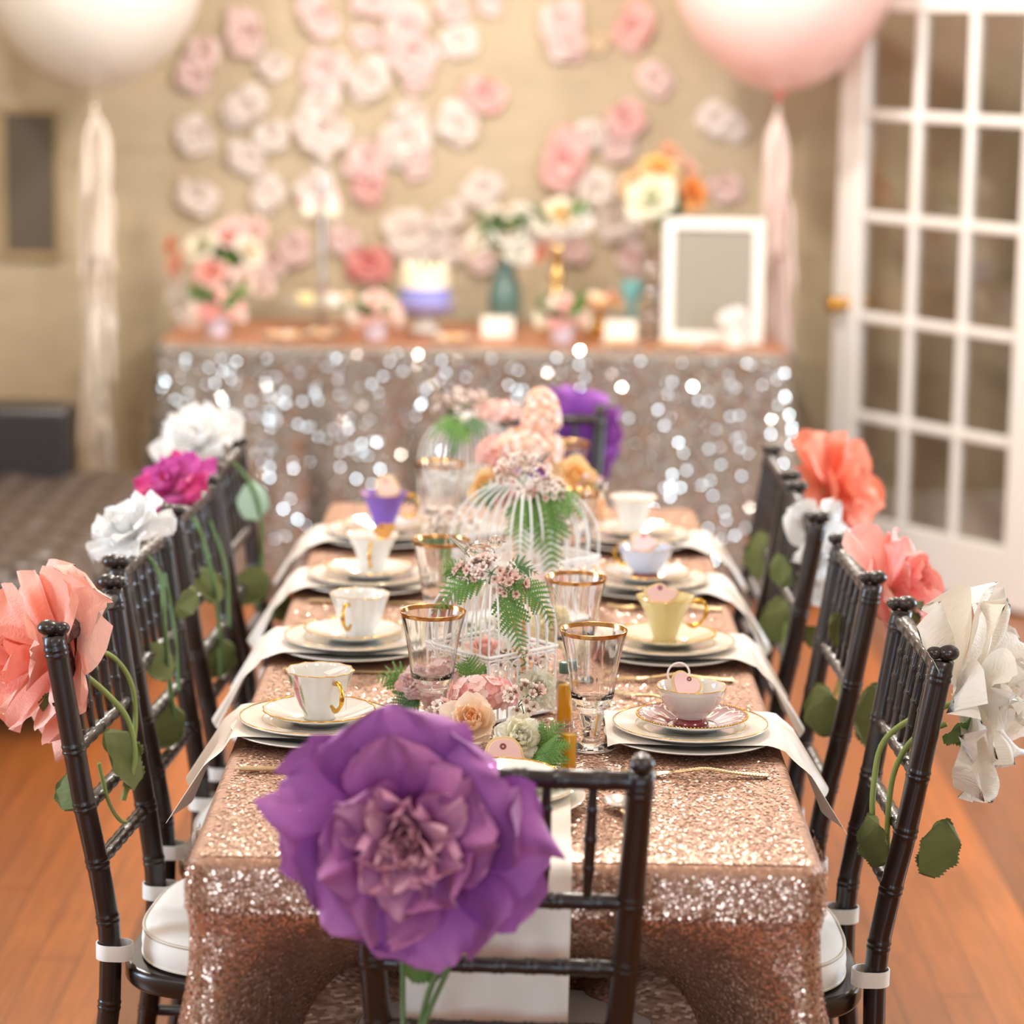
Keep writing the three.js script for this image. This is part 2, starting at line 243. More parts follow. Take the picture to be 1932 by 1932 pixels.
// dining table: X +-.38, Z .035 .. -2.44
const TX = .376, TZ0 = -2.44, TZ1 = .033;
{
  const t = thing('dining_table', 'long folding dining table hidden under the rose gold sequin cloth', 'table', [0, 0, 0]);
  part('tabletop', box(.745, .04, 2.46, 0, .742, (TZ0 + TZ1) / 2, .008), M.cream, t);
  for (const z of [-.62, -1.8]) part('leg', merge([box(.06, .72, .06, 0, .36, z), box(.08, .04, .5, 0, .02, z, .01)]), M.panel, t);
  const c = thing('sequin_tablecloth', 'rose gold sequin tablecloth draped over the long dining table', 'tablecloth', [0, 0, 0]);
  const loop = perimeter(-TX, TX, TZ0, TZ1, .03, .012);
  const push = ([x, z, nx, nz]) => { const fz = Math.min(Math.abs(z - TZ1), Math.abs(z - TZ0)); return Math.abs(nz) > .9 ? 1 - sm(.15, .372, Math.abs(x)) : Math.abs(nx) > .9 ? sm(.1, .3, fz) : 0; };
  const rows = [{ o: -.014, y: TOP + .001 }, { o: -.006, y: TOP }, { o: 0, y: TOP - .004 }, { o: .004, y: TOP - .012 }, { o: .006, y: TOP - .03 }, { o: .007, y: TOP - .052 }, { o: .004, y: TOP - .062 }];
  for (let i = 1; i <= 34; i++) rows.push({ y: TOP - .062 - i * .0201 });
  const off = (p, row) => {
    if (row.o !== undefined) return [row.o, row.y];
    const dy = TOP - .062 - row.y, k = push(p), deep = Math.abs(p[3]) > .9 ? .40 : .285, inw = -deep * sm(0, .24, dy) * k + .004 * (1 - sm(0, .03, dy));
    const f = sm(.02, .4, dy), fold = (1 - k) * f * (.05 + .022 * Math.sin(p[4] * 70) + .012 * Math.sin(p[4] * 31 + 1)) + k * (1 - k) * .10 * f * Math.sin(p[4] * 55 + 2), small = .006 * f * Math.sin(p[4] * 43) * k;
    return [inw + fold + small, row.y];
  };
  part('cloth', merge([flatTop(loop, .014, TOP + .001), drape(loop, rows, off)]), roseGold, c);
  const r = RNG(77), list = [], up = V(0, 1, 0);
  for (let i = 0; i < 52000; i++) { const z = TZ1 - .012 - (TZ1 - TZ0 - .03) * Math.pow(r(), 1.5), x = (r() * 2 - 1) * (TX - .014); list.push([V(x, TOP + .0022, z), up]); }
  const P = (i, y) => { const p = loop[(i % loop.length + loop.length) % loop.length], o = off(p, { y })[0]; return V(p[0] + p[2] * o, y, p[1] + p[3] * o); };
  let cnt = 0; while (cnt < 26000) {
    const i = Math.floor(r() * loop.length), p = loop[i]; if (p[1] < -.16) continue; const dy = r();
    let pos, n; const y = TOP - .006 - dy * .36;
    if (y > TOP - .062) { const o = .0075; pos = V(p[0] + p[2] * o + (r() - .5) * .012 * Math.abs(p[3]), y, p[1] + p[3] * o + (r() - .5) * .012 * Math.abs(p[2])); n = V(p[2], .08, p[3]).normalize(); }
    else { pos = P(i, y); const a = P(i + 1, y).sub(P(i - 1, y)), b = P(i, y + .01).sub(P(i, y - .01)); n = a.cross(b).normalize(); if (n.x * p[2] + n.z * p[3] < 0 && Math.abs(n.y) < .5) n.negate(); if (n.dot(V(0, 0, 1)) < -.2) n.negate(); pos.addScaledVector(n, .002); pos.addScaledVector(P(i + 1, y).sub(P(i, y)), r()); }
    list.push([pos, n]); cnt++;
  }
  sequins(c, roseSequin, .0038, list, r, .15);
}
// dessert table with its sequin skirt
{
  const x0 = -1.1, x1 = .85, z0 = -5.97, z1 = -5.2;
  const t = thing('dessert_table', 'long dessert table hidden under the silver champagne sequin skirt', 'table');
  part('tabletop', box(x1 - x0 - .03, .03, z1 - z0 - .03, (x0 + x1) / 2, .745, (z0 + z1) / 2, .006), M.cream, t);
  for (const x of [x0 + .15, x1 - .15]) for (const z of [z0 + .1, z1 - .12]) part('leg', box(.035, .73, .035, x, .365, z), M.panel, t);
  const c = thing('sequin_skirt_cloth', 'champagne silver sequin cloth with copper top on the dessert table by the wall', 'tablecloth');
  const loop = perimeter(x0, x1, z0, z1, .03, .012), rows = [{ o: -.012, y: TOP + .001 }, { o: 0, y: TOP - .003 }, { o: .006, y: TOP - .014 }];
  for (let i = 1; i <= 32; i++) rows.push({ y: TOP - .014 - i * .0228 });
  const off = (p, row) => { if (row.o !== undefined) return [row.o, row.y]; const d = TOP - row.y, a = sm(0, .7, d), s = p[4], corner = Math.max(0, 1 - Math.min(Math.hypot(p[0] - x0, p[1] - z1), Math.hypot(p[0] - x1, p[1] - z1)) / .3);
    return [.008 + a * (.022 + .024 * Math.sin(s * 19 + 1.3 * Math.sin(s * 5)) + .01 * Math.sin(s * 43 + 2)) + corner * a * .05 * (1 + .8 * Math.sin(s * 38)), row.y]; };
  part('cloth_top', flatTop(loop, .012, TOP + .001), copperCloth, c);
  part('skirt', drape(loop, rows, off), champagne, c);
  const r = RNG(99), list = [], P = (i, y) => { const p = loop[(i % loop.length + loop.length) % loop.length], o = off(p, { y })[0]; return V(p[0] + p[2] * o, y, p[1] + p[3] * o); };
  let cnt = 0; while (cnt < 17000) {
    const i = Math.floor(r() * loop.length), p = loop[i]; if (p[1] < z0 + .1 || p[3] < -.5) continue; const y = .04 + r() * .71, pos = P(i, y), a = P(i + 1, y).sub(P(i - 1, y)), b = P(i, y + .01).sub(P(i, y - .01)), n = a.clone().cross(b).normalize(); if (n.x * p[2] + n.z * p[3] < 0) n.negate();
    pos.addScaledVector(a, (r() - .5) * .5).addScaledVector(n, .004); list.push([pos, n]); cnt++;
  }
  for (let i = 0; i < 2500; i++) list.push([V(x0 + .01 + r() * (x1 - x0 - .02), TOP + .004, z1 - .01 - r() * (z1 - z0 - .02)), V(0, 1, 0)]);
  for (let i = 0; i < 420; i++) { const p = loop[Math.floor(r() * loop.length)]; if (p[3] > .8) list.push([V(p[0], TOP - .002 + r() * .004, p[1] + .004), V(0, .8, .6)]); }
  sequins(c, champSequin, .0095, list, r, .17);
}
// ---------------------------------------------------------------- chiavari chairs
const chairProto = (() => {
  const g = thing('chiavari_chair', '', 'chair', [0, 0, 0], 0, 'dark bamboo-style chairs round the dining table');
  const zb = (y) => .20 + (y - .46) / .47 * .072, xb = (y) => .136 + (y - .46) / .47 * .024;
  const mah = M.mahogany;
  for (const s of [-1, 1]) {
    const pts = [V(s * .160, 0, .262), V(s * .148, .2, .226), V(s * .136, .46, .200), V(s * xb(.7), .7, zb(.7)), V(s * xb(.915), .915, zb(.915))];
    part('rear_leg', bamboo(pts, (t) => .0125 + .0032 * Math.sin(Math.min(1, t * 1.6) * 1.57), [.12, .3, .42, .555, .645, .735, .825, .975], { amp: .1, n: 14 }), mah, g);
    const x = s * xb(.925), z = zb(.925);
    part('finial', merge([moved(new THREE.SphereGeometry(.0155, 20, 12), x, .925, z + .005, 0, 0, 0, [.95, .72, 1]), moved(new THREE.SphereGeometry(.0115, 16, 10), x, .925, z - .013, 0, 0, 0, [1, .8, 1])]), mah, g);
    part('front_leg', bamboo([V(s * .172, 0, -.185), V(s * .172, .425, -.18)], (t) => .0115 + .003 * t, [.15, .5, .85], { amp: .12 }), mah, g);
    part('stretcher', bamboo([V(s * .171, .16, -.18), V(s * .155, .16, .232)], .0085, [.25, .5, .75]), mah, g); part('stretcher', bamboo([V(s * .171, .27, -.18), V(s * .149, .27, .218)], .0085, [.25, .5, .75]), mah, g);
  }
  part('stretcher', bamboo([V(-.172, .2, -.183), V(.172, .2, -.183)], .0085, [.25, .5, .75]), mah, g); part('stretcher', bamboo([V(-.15, .22, .223), V(.15, .22, .223)], .0085, [.25, .5, .75]), mah, g);
  const rails = [[.903, .0115, 6], [.752, .0095, 6], [.668, .0095, 7], [.585, .0095, 7]];
  rails.forEach(([y, r, n], k) => part(k ? 'cross_rail' : 'top_rail', bamboo([V(-xb(y), y, zb(y)), V(xb(y), y, zb(y))], r, Array.from({ length: n }, (_, i) => (i + 1) / (n + 1)), { amp: .13 }), mah, g));
  for (let i = 0; i < 5; i++) { const f = -1 + (i + 1) / 3, y0 = .752, y1 = .903; part('spindle', bamboo([V(f * xb(y0), y0, zb(y0)), V(f * xb(y1), y1, zb(y1))], (t) => .0045 + .0026 * Math.sin(Math.min(1, Math.max(0, t)) * Math.PI), [.28, .52, .76], { amp: .17, w: .0028, gap: .0018, seg: 10 }), mah, g); }
  const seatOut = superellipse(.198, .195, 3.4, 64, (x, z) => [x * (1 - .06 * (z + .2)), z]);
  part('seat_frame', loft(seatOut, [[.012, .412], [.004, .414], [0, .42], [0, .436], [.006, .444]]), mah, g);
  const cu = superellipse(.196, .186, 3, 72, (x, z) => [x * (1 - .08 * (z + .2)), z - .012]);
  const cush = part('seat_cushion', loft(cu, [[.02, .4445], [.006, .446], [.001, .452], [0, .468], [.002, .482], [.008, .49], [.03, .4975], [.07, .502], [.13, .505]]), M.cushion, g);
  for (const [ins, y] of [[.0035, .486], [.002, .449]]) { const pts = cu.map(([x, z]) => { const l = Math.hypot(x, z), k = (l - ins) / l; return V(x * k, y, z * k); }); part('piping', new THREE.TubeGeometry(new THREE.CatmullRomCurve3(pts, true), 90, .0026, 6, true), M.piping, cush); }
  for (const s of [-1, 1]) {
    const pts = Array.from({ length: 22 }, (_, i) => { const a = i / 22 * 2 * Math.PI; return [s * .136 + .0205 * Math.cos(a), .2 + .0205 * Math.sin(a) - (Math.sin(a) < -.2 ? .012 : 0)]; });
    const out = pts, ring = []; // a strap with thickness round the post
    const pos = [], idx = [], n = out.length; for (const [ins, y] of [[0, .452], [0, .474], [.003, .474], [.003, .452], [0, .452]]) for (const [x, z] of out) { const dx = x - s * .136, dz = z - .2, l = Math.hypot(dx, dz), k = (l - ins) / l; pos.push(s * .136 + dx * k, y + (ins ? 0 : 0), .2 + dz * k); }
    for (let j = 0; j < 4; j++) for (let i = 0; i < n; i++) { const a = j * n + i, b = j * n + (i + 1) % n; idx.push(a, a + n, b, b, a + n, b + n); }
    const gg = new THREE.BufferGeometry(); gg.setAttribute('position', new THREE.Float32BufferAttribute(pos, 3)); gg.setIndex(idx); gg.computeVertexNormals(); part('tie', gg, M.cushion, cush);
  }
  return g;
})();
const CHAIRS = [];
function chair(x, z, turn, label) { // x, z: middle of the back's top
  const dx = .27 * Math.sin(turn), dz = .27 * Math.cos(turn), p = [x - dx, 0, z - dz];
  let c; if (!CHAIRS.length) { c = chairProto; c.position.set(...p); c.rotation.y = turn; c.userData.label = label; } else c = copy(chairProto, label, p, turn); CHAIRS.push(c); return c;
}
chair(-.008, .148, -2 * D2R, 'dark bamboo-style chair at the near end with the purple flower on its back');
chair(-.605, -.652, -96 * D2R, 'dark bamboo-style chair with the large coral flower, nearest on the left side');
chair(-.590, -1.125, -95 * D2R, 'dark bamboo-style chair with white flower just behind the coral one, left row');
chair(-.562, -1.58, -94 * D2R, 'dark bamboo-style chair in the left row carrying the magenta pink flower');
chair(-.553, -2.05, -93 * D2R, 'farthest dark bamboo-style chair of the left row, white flower on its top corner');
chair(.575, -.592, 92 * D2R, 'dark bamboo-style chair with the big ivory flower, nearest on the right side');
chair(.545, -1.1, 92 * D2R, 'dark bamboo-style chair in the right row carrying the salmon pink flower');
chair(.52, -1.62, 91 * D2R, 'dark bamboo-style chair in the right row carrying the narrow white flower');
chair(.515, -2.06, 91 * D2R, 'farthest dark bamboo-style chair of the right row with the orange coral flower');
chair(.028, -2.74, 180 * D2R, 'dark bamboo-style chair at the far end with a purple flower behind its back');
// ---------------------------------------------------------------- petals and blooms
function petalGeo(o) {
  const { len, wid, th0 = 30, th1 = 80, cup = .2, wrap = .4, ruf = .04, r0 = .01, h0 = 0, pw = 1.3, nu = 10, nv = 12, s = 1, colors, fr = 9, point = 0, crk = .02 } = o;
  const N = 60, R = [r0], H = [h0], TH = [];
  for (let i = 0; i <= N; i++) { const t = i / N, a = (th0 + (th1 - th0) * Math.pow(t, pw)) * D2R; TH.push(a); if (i) { R.push(R[i - 1] + Math.sin(a) * len / N); H.push(H[i - 1] + Math.cos(a) * len / N); } }
  const c0 = colors && new THREE.Color(colors[0]), c1 = colors && new THREE.Color(colors[1]), c2 = colors && new THREE.Color(colors[2] ?? colors[1]);
  return surface((uu, v) => {
    const u = uu * 2 - 1, k = v * N, i = Math.min(N - 1, Math.floor(k)), f = k - i; let r = R[i] + (R[i + 1] - R[i]) * f, h = H[i] + (H[i + 1] - H[i]) * f; const a = TH[i];
    const shp = v < .65 ? .32 + .68 * sm(0, .65, v) : Math.sqrt(Math.max(.0, 1 - ((v - .65) / .35) ** 2 * (point ? .98 : .9)));
    const w = wid * .5 * shp, x = u * w;
    const wav = ruf * len * v * v * (Math.sin(u * fr * .5 + s * 2.1) + .6 * Math.sin(u * fr + s * 5.3) * v), c = cup * u * u * w + wav + crk * len * (N1(u * 3 + s * 11 + 30, v * 4 + s * 7 + 20) - .5) * (v + .3);
    r -= c * Math.cos(a); h += c * Math.sin(a); const tip = 1 - .08 * u * u * (v > .8 ? 1 : 0); r = r0 + (r - r0) * tip;
    const ang = x / (Math.abs(r) + .35 * wid) * wrap, X = r * Math.cos(ang), Z = r * Math.sin(ang) + x * (1 - wrap * .8);
    const p = V(X, h, Z); p.u = uu * wid * 4; p.v = v * len * 4; return p;
  }, nu, nv, colors && ((uu, v) => { const c = v < .5 ? c0.clone().lerp(c1, v * 2) : c1.clone().lerp(c2, (v - .5) * 2); const k = .92 + .16 * N2(uu * 4 + s * 3, v * 3 + s); return c.multiplyScalar(k); }));
}
const cache = new Map();
// rings: list of {n, variants, mat, turn, ...petal}
function bloom(parent, rings, dir, at, roll = 0, partName = 'petal', group = true) {
  let b = parent;
  if (group) { b = new THREE.Group(); b.name = 'bloom'; b.position.set(...at); const q = new THREE.Quaternion().setFromUnitVectors(V(0, 1, 0), V(...dir).normalize()); b.quaternion.copy(q); b.rotateY(roll); parent.add(b); }
  rings.forEach((R, k) => {
    const nv = R.variants ?? 3, geos = Array.from({ length: nv }, (_, i) => { const key = JSON.stringify({ ...R, mat: 0 }) + i; if (!cache.has(key)) cache.set(key, petalGeo({ ...R, s: (R.s ?? 1) + i * 1.7 + k, th1: R.th1 + (i - 1) * (R.spread ?? 12), th0: R.th0 + (i - 1) * 4, len: R.len * (1 + (i - 1) * .08) })); return cache.get(key); });
    for (let i = 0; i < R.n; i++) { const mats = Array.isArray(R.mat) ? R.mat : [R.mat]; const m = part(partName, geos[(i * 7 + k) % nv], mats[i % mats.length], b); m.rotation.y = (i + (k % 2) * .5 + (R.jit ?? .18) * Math.sin(i * 12.9 + k * 4.1)) * 2 * Math.PI / R.n; }
  });
  return b;
}
const serrate = (len, wid, n = 16) => { const s = new THREE.Shape(); s.moveTo(0, 0); for (let i = 1; i <= n; i++) { const t = i / n, w = wid * .5 * Math.pow(Math.sin(Math.PI * Math.min(1, t * .93 + .05)), .75); s.lineTo(w, len * (t - .5 / n)); s.lineTo(w * .9, len * t); } for (let i = n; i >= 1; i--) { const t = i / n, w = wid * .5 * Math.pow(Math.sin(Math.PI * Math.min(1, t * .93 + .05)), .75); s.lineTo(-w * .9, len * t); s.lineTo(-w, len * (t - .5 / n)); } return s; };
function leafGeo(len, wid, bend = .25, n = 16) {
  const g = new THREE.ExtrudeGeometry(serrate(len, wid, n), { depth: .0006, bevelEnabled: false, curveSegments: 1 }), p = g.getAttribute('position');
  for (let i = 0; i < p.count; i++) { const x = p.getX(i), y = p.getY(i); p.setZ(i, p.getZ(i) + Math.abs(x) * bend - bend * y * y / len * .8 + .04 * wid * Math.sin(y / len * 20)); } g.computeVertexNormals(); return g;
}
const leafBig = leafGeo(.095, .085, .22, 18), leafMid = leafGeo(.07, .05, .3, 14), leafSmall = leafGeo(.035, .022, .3, 8);
function leaf(parent, geo, mat, p, e, s = 1) { const m = part('leaf', geo, mat, parent); m.position.set(...p); m.rotation.set(e[0], e[1], e[2], 'YXZ'); m.scale.setScalar(s); return m; }
function stem(parent, pts, r, mat, name = 'stem') { return part(name, sweep(pts.map(p => V(...p)), r, 26, 8), mat, parent); }

function bigFlower(label, p, dir, R, pal, o = {}) {       // silk or paper flower tied to a chair back
  const t = thing('fabric_flower', label, 'flower', p, 0, 'large fabric flowers tied to the chair backs'), mt = pal.map(c => petalMat(c, o.trans ?? .28)), k = R;
  const st = o.style ?? 'rose';
  const rings = st === 'rose' ? [
    { n: 5, len: k * .98, wid: k * 1.15, th0: 62, th1: 118, cup: .12, wrap: .25, ruf: .09, r0: k * .05, mat: [mt[0], mt[1]], spread: 20 },
    { n: 5, len: k * .92, wid: k * 1.05, th0: 45, th1: 92, cup: .18, wrap: .45, ruf: .07, r0: k * .05, mat: [mt[1], mt[0]], h0: k * .05, spread: 18 },
    { n: 4, len: k * .82, wid: k * .9, th0: 22, th1: 62, cup: .2, wrap: .7, ruf: .05, r0: k * .05, mat: mt[1], h0: k * .1, spread: 14 },
    { n: 4, len: k * .72, wid: k * .7, th0: 8, th1: 30, cup: .2, wrap: .9, ruf: .04, r0: k * .05, mat: mt[2] ?? mt[1], h0: k * .12 },
    { n: 3, len: k * .6, wid: k * .5, th0: 2, th1: 5, cup: .2, wrap: 1, ruf: .03, r0: k * .03, mat: mt[2] ?? mt[1], h0: k * .14 },
  ] : st === 'loose' ? [
    { n: 6, len: k * 1.02, wid: k * 1.0, th0: 58, th1: 105, cup: .05, wrap: .2, ruf: .13, r0: k * .05, mat: [mt[0], mt[1]], spread: 26, crk: .08 },
    { n: 5, len: k * .85, wid: k * .85, th0: 35, th1: 80, cup: .1, wrap: .4, ruf: .12, r0: k * .05, mat: [mt[1], mt[0]], h0: k * .04, spread: 22, crk: .07 },
    { n: 6, len: k * .66, wid: k * .55, th0: 12, th1: 45, cup: .1, wrap: .6, ruf: .12, r0: k * .04, mat: mt[1], h0: k * .08, spread: 18, crk: .06 },
    { n: 4, len: k * .5, wid: k * .35, th0: 4, th1: 18, cup: .1, wrap: .8, ruf: .1, r0: k * .02, mat: mt[2] ?? mt[1], h0: k * .1 },
  ] : null;
  bloom(t, o.rings ?? rings, dir, [0, 0, 0], o.roll ?? 0);
  return t;
}
const L = (a, b) => [b[0] - a[0], b[1] - a[1], b[2] - a[2]];
function withStems(t, stems, leaves = [], mat = M.stem) {  // world points, made local to the flower
  const o = t.position.toArray(); for (const [pts, r] of stems) stem(t, pts.map(p => L(o, p)), r ?? .0035, mat); for (const [g, m, p, e, s] of leaves) leaf(t, g, m, L(o, p), e, s); return t;
}
const CORAL = ['#fbc4b2', '#fab09a', '#f79880'], IVORY = ['#f3eadb', '#f6efe4', '#f1e3c4'], SALMON = ['#fbbdb2', '#faa89c', '#f79a8c'], WHITE = ['#f4f3f1', '#f7f6f4', '#efeae2'], MAGENTA = ['#d83a86', '#cf4fa8', '#e0305e'], ORANGE = ['#f8a486', '#f59070', '#f9b49c'];
{ // near purple flower, facing the camera
  const pv = { mat: petalMats.vc }, k = .15;
  const t = bigFlower('big purple ruffled flower on the near chair, facing the camera', [-.105, .86, .222], [-.08, .1, 1], k, [], { roll: .5, rings: [
    { ...pv, n: 6, jit: .32, len: k * 1.0, wid: k * 1.18, th0: 60, th1: 98, cup: .05, wrap: .15, ruf: .14, r0: k * .04, colors: ['#5c2074', '#8c3c98', '#b873b6'], spread: 16, crk: .07, nu: 14, nv: 14 },
    { ...pv, n: 7, len: k * .78, wid: k * .8, th0: 38, th1: 82, cup: .05, wrap: .4, ruf: .13, r0: k * .04, h0: k * .05, colors: ['#6c2680', '#9c4498', '#c67cb2'], spread: 20, crk: .08, nu: 14, nv: 12 },
    { ...pv, n: 9, len: k * .62, wid: k * .42, th0: 22, th1: 62, cup: .35, wrap: .5, ruf: .1, r0: k * .06, h0: k * .1, colors: ['#7c2c84', '#b45ca2', '#dfa0bc'], spread: 22, crk: .06 },
    { ...pv, n: 9, len: k * .52, wid: k * .26, th0: 8, th1: 40, cup: .6, wrap: .5, ruf: .08, r0: k * .06, h0: k * .12, colors: ['#8e3a84', '#c97ba6', '#eab6c4'], spread: 20 },
    { ...pv, n: 6, len: k * .42, wid: k * .2, th0: 2, th1: 20, cup: .8, wrap: .6, ruf: .06, r0: k * .03, h0: k * .12, colors: ['#b0538c', '#dc90ac', '#edb3bf'] },
  ] });
  withStems(t, [[[[-.1, .86, .21], [-.06, .79, .20], [-.05, .75, .195], [-.085, .66, .18], [-.1, .58, .175], [-.1, .50, .19]], .0038], [[[-.045, .765, .203], [-.06, .7, .19], [-.09, .62, .18], [-.1, .55, .19]], .0032], [[[-.115, .71, .175], [-.115, .65, .17], [-.112, .55, .18]], .003]], [[leafMid, M.leaf, [-.112, .675, .172], [0, .2, -1.0], 1], [leafMid, M.leaf, [-.06, .73, .195], [.2, .1, .5], .9]], M.stemDark);
}
{ // left row
  let t = bigFlower('large coral rose flower on the nearest left chair', [-.614, .852, -.635], [-.86, .14, .48], .15, CORAL, { roll: .7 });
  withStems(t, [[[[-.63, .86, -.61], [-.60, .83, -.62], [-.57, .80, -.63], [-.545, .755, -.66], [-.535, .70, -.66], [-.55, .64, -.645]], .0042], [[[-.62, .86, -.65], [-.575, .84, -.70], [-.55, .79, -.735], [-.545, .73, -.74], [-.55, .66, -.69]], .0036], [[[-.57, .72, -.55], [-.56, .66, -.57], [-.553, .615, -.63], [-.55, .60, -.67]], .003]], [[leafBig, M.silk, [-.535, .655, -.665], [-.2, 1.25, .35], 1.05], [leafBig, M.silk, [-.60, .665, -.5], [-.2, -.5, .3], .6], [leafMid, M.silk, [-.655, .80, -.56], [.5, .3, -1.2], .9]]);
  t = bigFlower('white fabric flower on the second left chair, beside the coral flower', [-.60, .928, -1.14], [-.55, .75, .35], .082, WHITE, { style: 'loose', roll: .4 });
  withStems(t, [[[[-.60, .92, -1.13], [-.56, .88, -1.12], [-.545, .80, -1.08], [-.54, .70, -1.10], [-.53, .60, -1.12]], .004], [[[-.56, .86, -1.2], [-.54, .78, -1.16], [-.53, .68, -1.14]], .003]], [[leafBig, M.silk, [-.535, .72, -1.1], [-.3, 1.0, .9], .8], [leafBig, M.silk, [-.53, .66, -1.12], [-.1, .6, 2.4], .9], [leafMid, M.silk, [-.54, .80, -1.16], [.1, .7, -.9], .9]], M.stemDark);
  t = bigFlower('magenta pink fabric flower between two white ones on the left row', [-.593, .922, -1.62], [-.35, .8, .5], .078, MAGENTA, { style: 'loose', roll: 1.3 });
  withStems(t, [[[[-.59, .91, -1.62], [-.55, .88, -1.55], [-.52, .80, -1.52], [-.51, .70, -1.55], [-.51, .6, -1.58]], .004], [[[-.54, .86, -1.68], [-.51, .78, -1.66], [-.50, .68, -1.62]], .003]], [[leafBig, M.silk, [-.51, .74, -1.54], [-.3, 1.0, .4], .8], [leafBig, M.silk, [-.50, .66, -1.6], [-.1, .6, 2.6], .8]], M.stemDark);
  { const rb = part('ribbon', box(.018, .13, .0015, 0, -.065, 0), petalMat('#d6247a', .2, false), t); rb.position.set(.02, -.035, .17); rb.rotation.z = .08; }
  t = bigFlower('white fabric flower on the farthest left chair', [-.605, .925, -2.12], [-.25, .8, .55], .095, WHITE, { style: 'loose', roll: 2.2 });
  withStems(t, [[[[-.60, .92, -2.12], [-.53, .9, -2.05], [-.49, .85, -2.02], [-.48, .74, -2.04], [-.49, .62, -2.06]], .004]], [[leafBig, petalMat('#b9d8c4', .2), [-.50, .80, -2.02], [0, .4, -.1], .8], [leafBig, M.silk, [-.48, .70, -2.05], [-.2, .6, 2.4], .9], [leafMid, M.silk, [-.46, .62, -2.0], [-.2, .6, -1.3], 1]], M.stemDark);
}
{ // right row
  let t = bigFlower('big ivory white flower on the nearest right chair', [.615, .85, -.53], [.88, .1, .4], .15, IVORY, { style: 'loose', roll: 1.1 });
  withStems(t, [[[[.64, .84, -.54], [.60, .82, -.55], [.565, .80, -.57], [.525, .765, -.57], [.512, .70, -.56], [.512, .63, -.55]], .0042], [[[.60, .81, -.50], [.56, .79, -.505], [.535, .745, -.51], [.527, .68, -.51], [.53, .62, -.52], [.535, .59, -.53]], .004]], [[leafBig, M.silk, [.525, .60, -.52], [.1, -.9, .5], .8], [leafBig, M.silk, [.575, .60, -.48], [.2, .4, -.4], .9], [leafBig, M.leaf, [.59, .80, -.47], [.7, .5, -1.2], .8]]);
  t = bigFlower('salmon pink rose flower on the second right chair', [.585, .87, -1.09], [.8, .4, .45], .108, SALMON, { roll: .2 });
  withStems(t, [[[[.6, .88, -1.07], [.56, .84, -1.05], [.535, .80, -1.0], [.52, .72, -.98], [.5, .62, -.99]], .004], [[[.56, .79, -1.1], [.53, .74, -1.08], [.515, .66, -1.04]], .003]], [[leafBig, M.silk, [.505, .66, -1.0], [.1, -.7, .4], .9], [leafBig, M.silk, [.575, .64, -1.02], [.2, .4, .1], 1.1], [leafMid, M.silk, [.585, .83, -1.0], [.5, .3, -.9], 1], [leafMid, M.silk, [.525, .78, -1.1], [.1, .3, .2], .8]]);
  t = bigFlower('narrow white flower between salmon and orange ones on the right row', [.525, .84, -1.60], [.75, .05, .6], .095, WHITE, { style: 'loose', roll: .9 });
  withStems(t, [[[[.57, .84, -1.6], [.53, .80, -1.58], [.49, .74, -1.55], [.475, .64, -1.54]], .004], [[[.57, .8, -1.5], [.56, .72, -1.48], [.575, .64, -1.49], [.55, .57, -1.5]], .003]], [[leafBig, M.silk, [.475, .68, -1.56], [.1, -.7, .1], .9], [leafMid, M.silk, [.485, .78, -1.56], [.1, -.4, .4], .9], [leafMid, M.silk, [.555, .70, -1.49], [.2, .4, 1.2], .9]]);
  t = bigFlower('orange coral rose flower on the farthest right chair', [.60, .868, -2.08], [.75, .4, .5], .125, ORANGE, { roll: 1.6 });
  withStems(t, [[[[.6, .87, -2.08], [.54, .82, -2.05], [.5, .72, -2.02], [.49, .62, -2.02]], .004]], [[leafBig, M.silk, [.49, .70, -2.03], [.1, -.7, .2], 1], [leafMid, M.silk, [.49, .62, -2.03], [.1, -.5, -.5], 1]]);
}
{ const k = .132, pv = { mat: petalMats.vc }, t = bigFlower('purple flower behind the chair at the far end of the table', [.115, .838, -2.775], [.15, .25, -1], k, [], { rings: [
    { ...pv, n: 6, len: k, wid: k * 1.1, th0: 60, th1: 100, cup: .05, wrap: .2, ruf: .1, r0: k * .04, colors: ['#5b2480', '#8a3fb0', '#b06ac6'], crk: .06 },
    { ...pv, n: 7, len: k * .75, wid: k * .7, th0: 35, th1: 70, cup: .1, wrap: .5, ruf: .1, r0: k * .04, colors: ['#5b2480', '#9a48b0', '#b977c4'], crk: .06 },
    { ...pv, n: 6, len: k * .5, wid: k * .35, th0: 8, th1: 30, cup: .2, wrap: .7, ruf: .08, r0: k * .03, colors: ['#6d2a86', '#a859b4', '#c58cc8'] }] });
  withStems(t, [[[[.115, .835, -2.775], [.1, .80, -2.74], [.09, .7, -2.715], [.09, .58, -2.69]], .0035]]); }
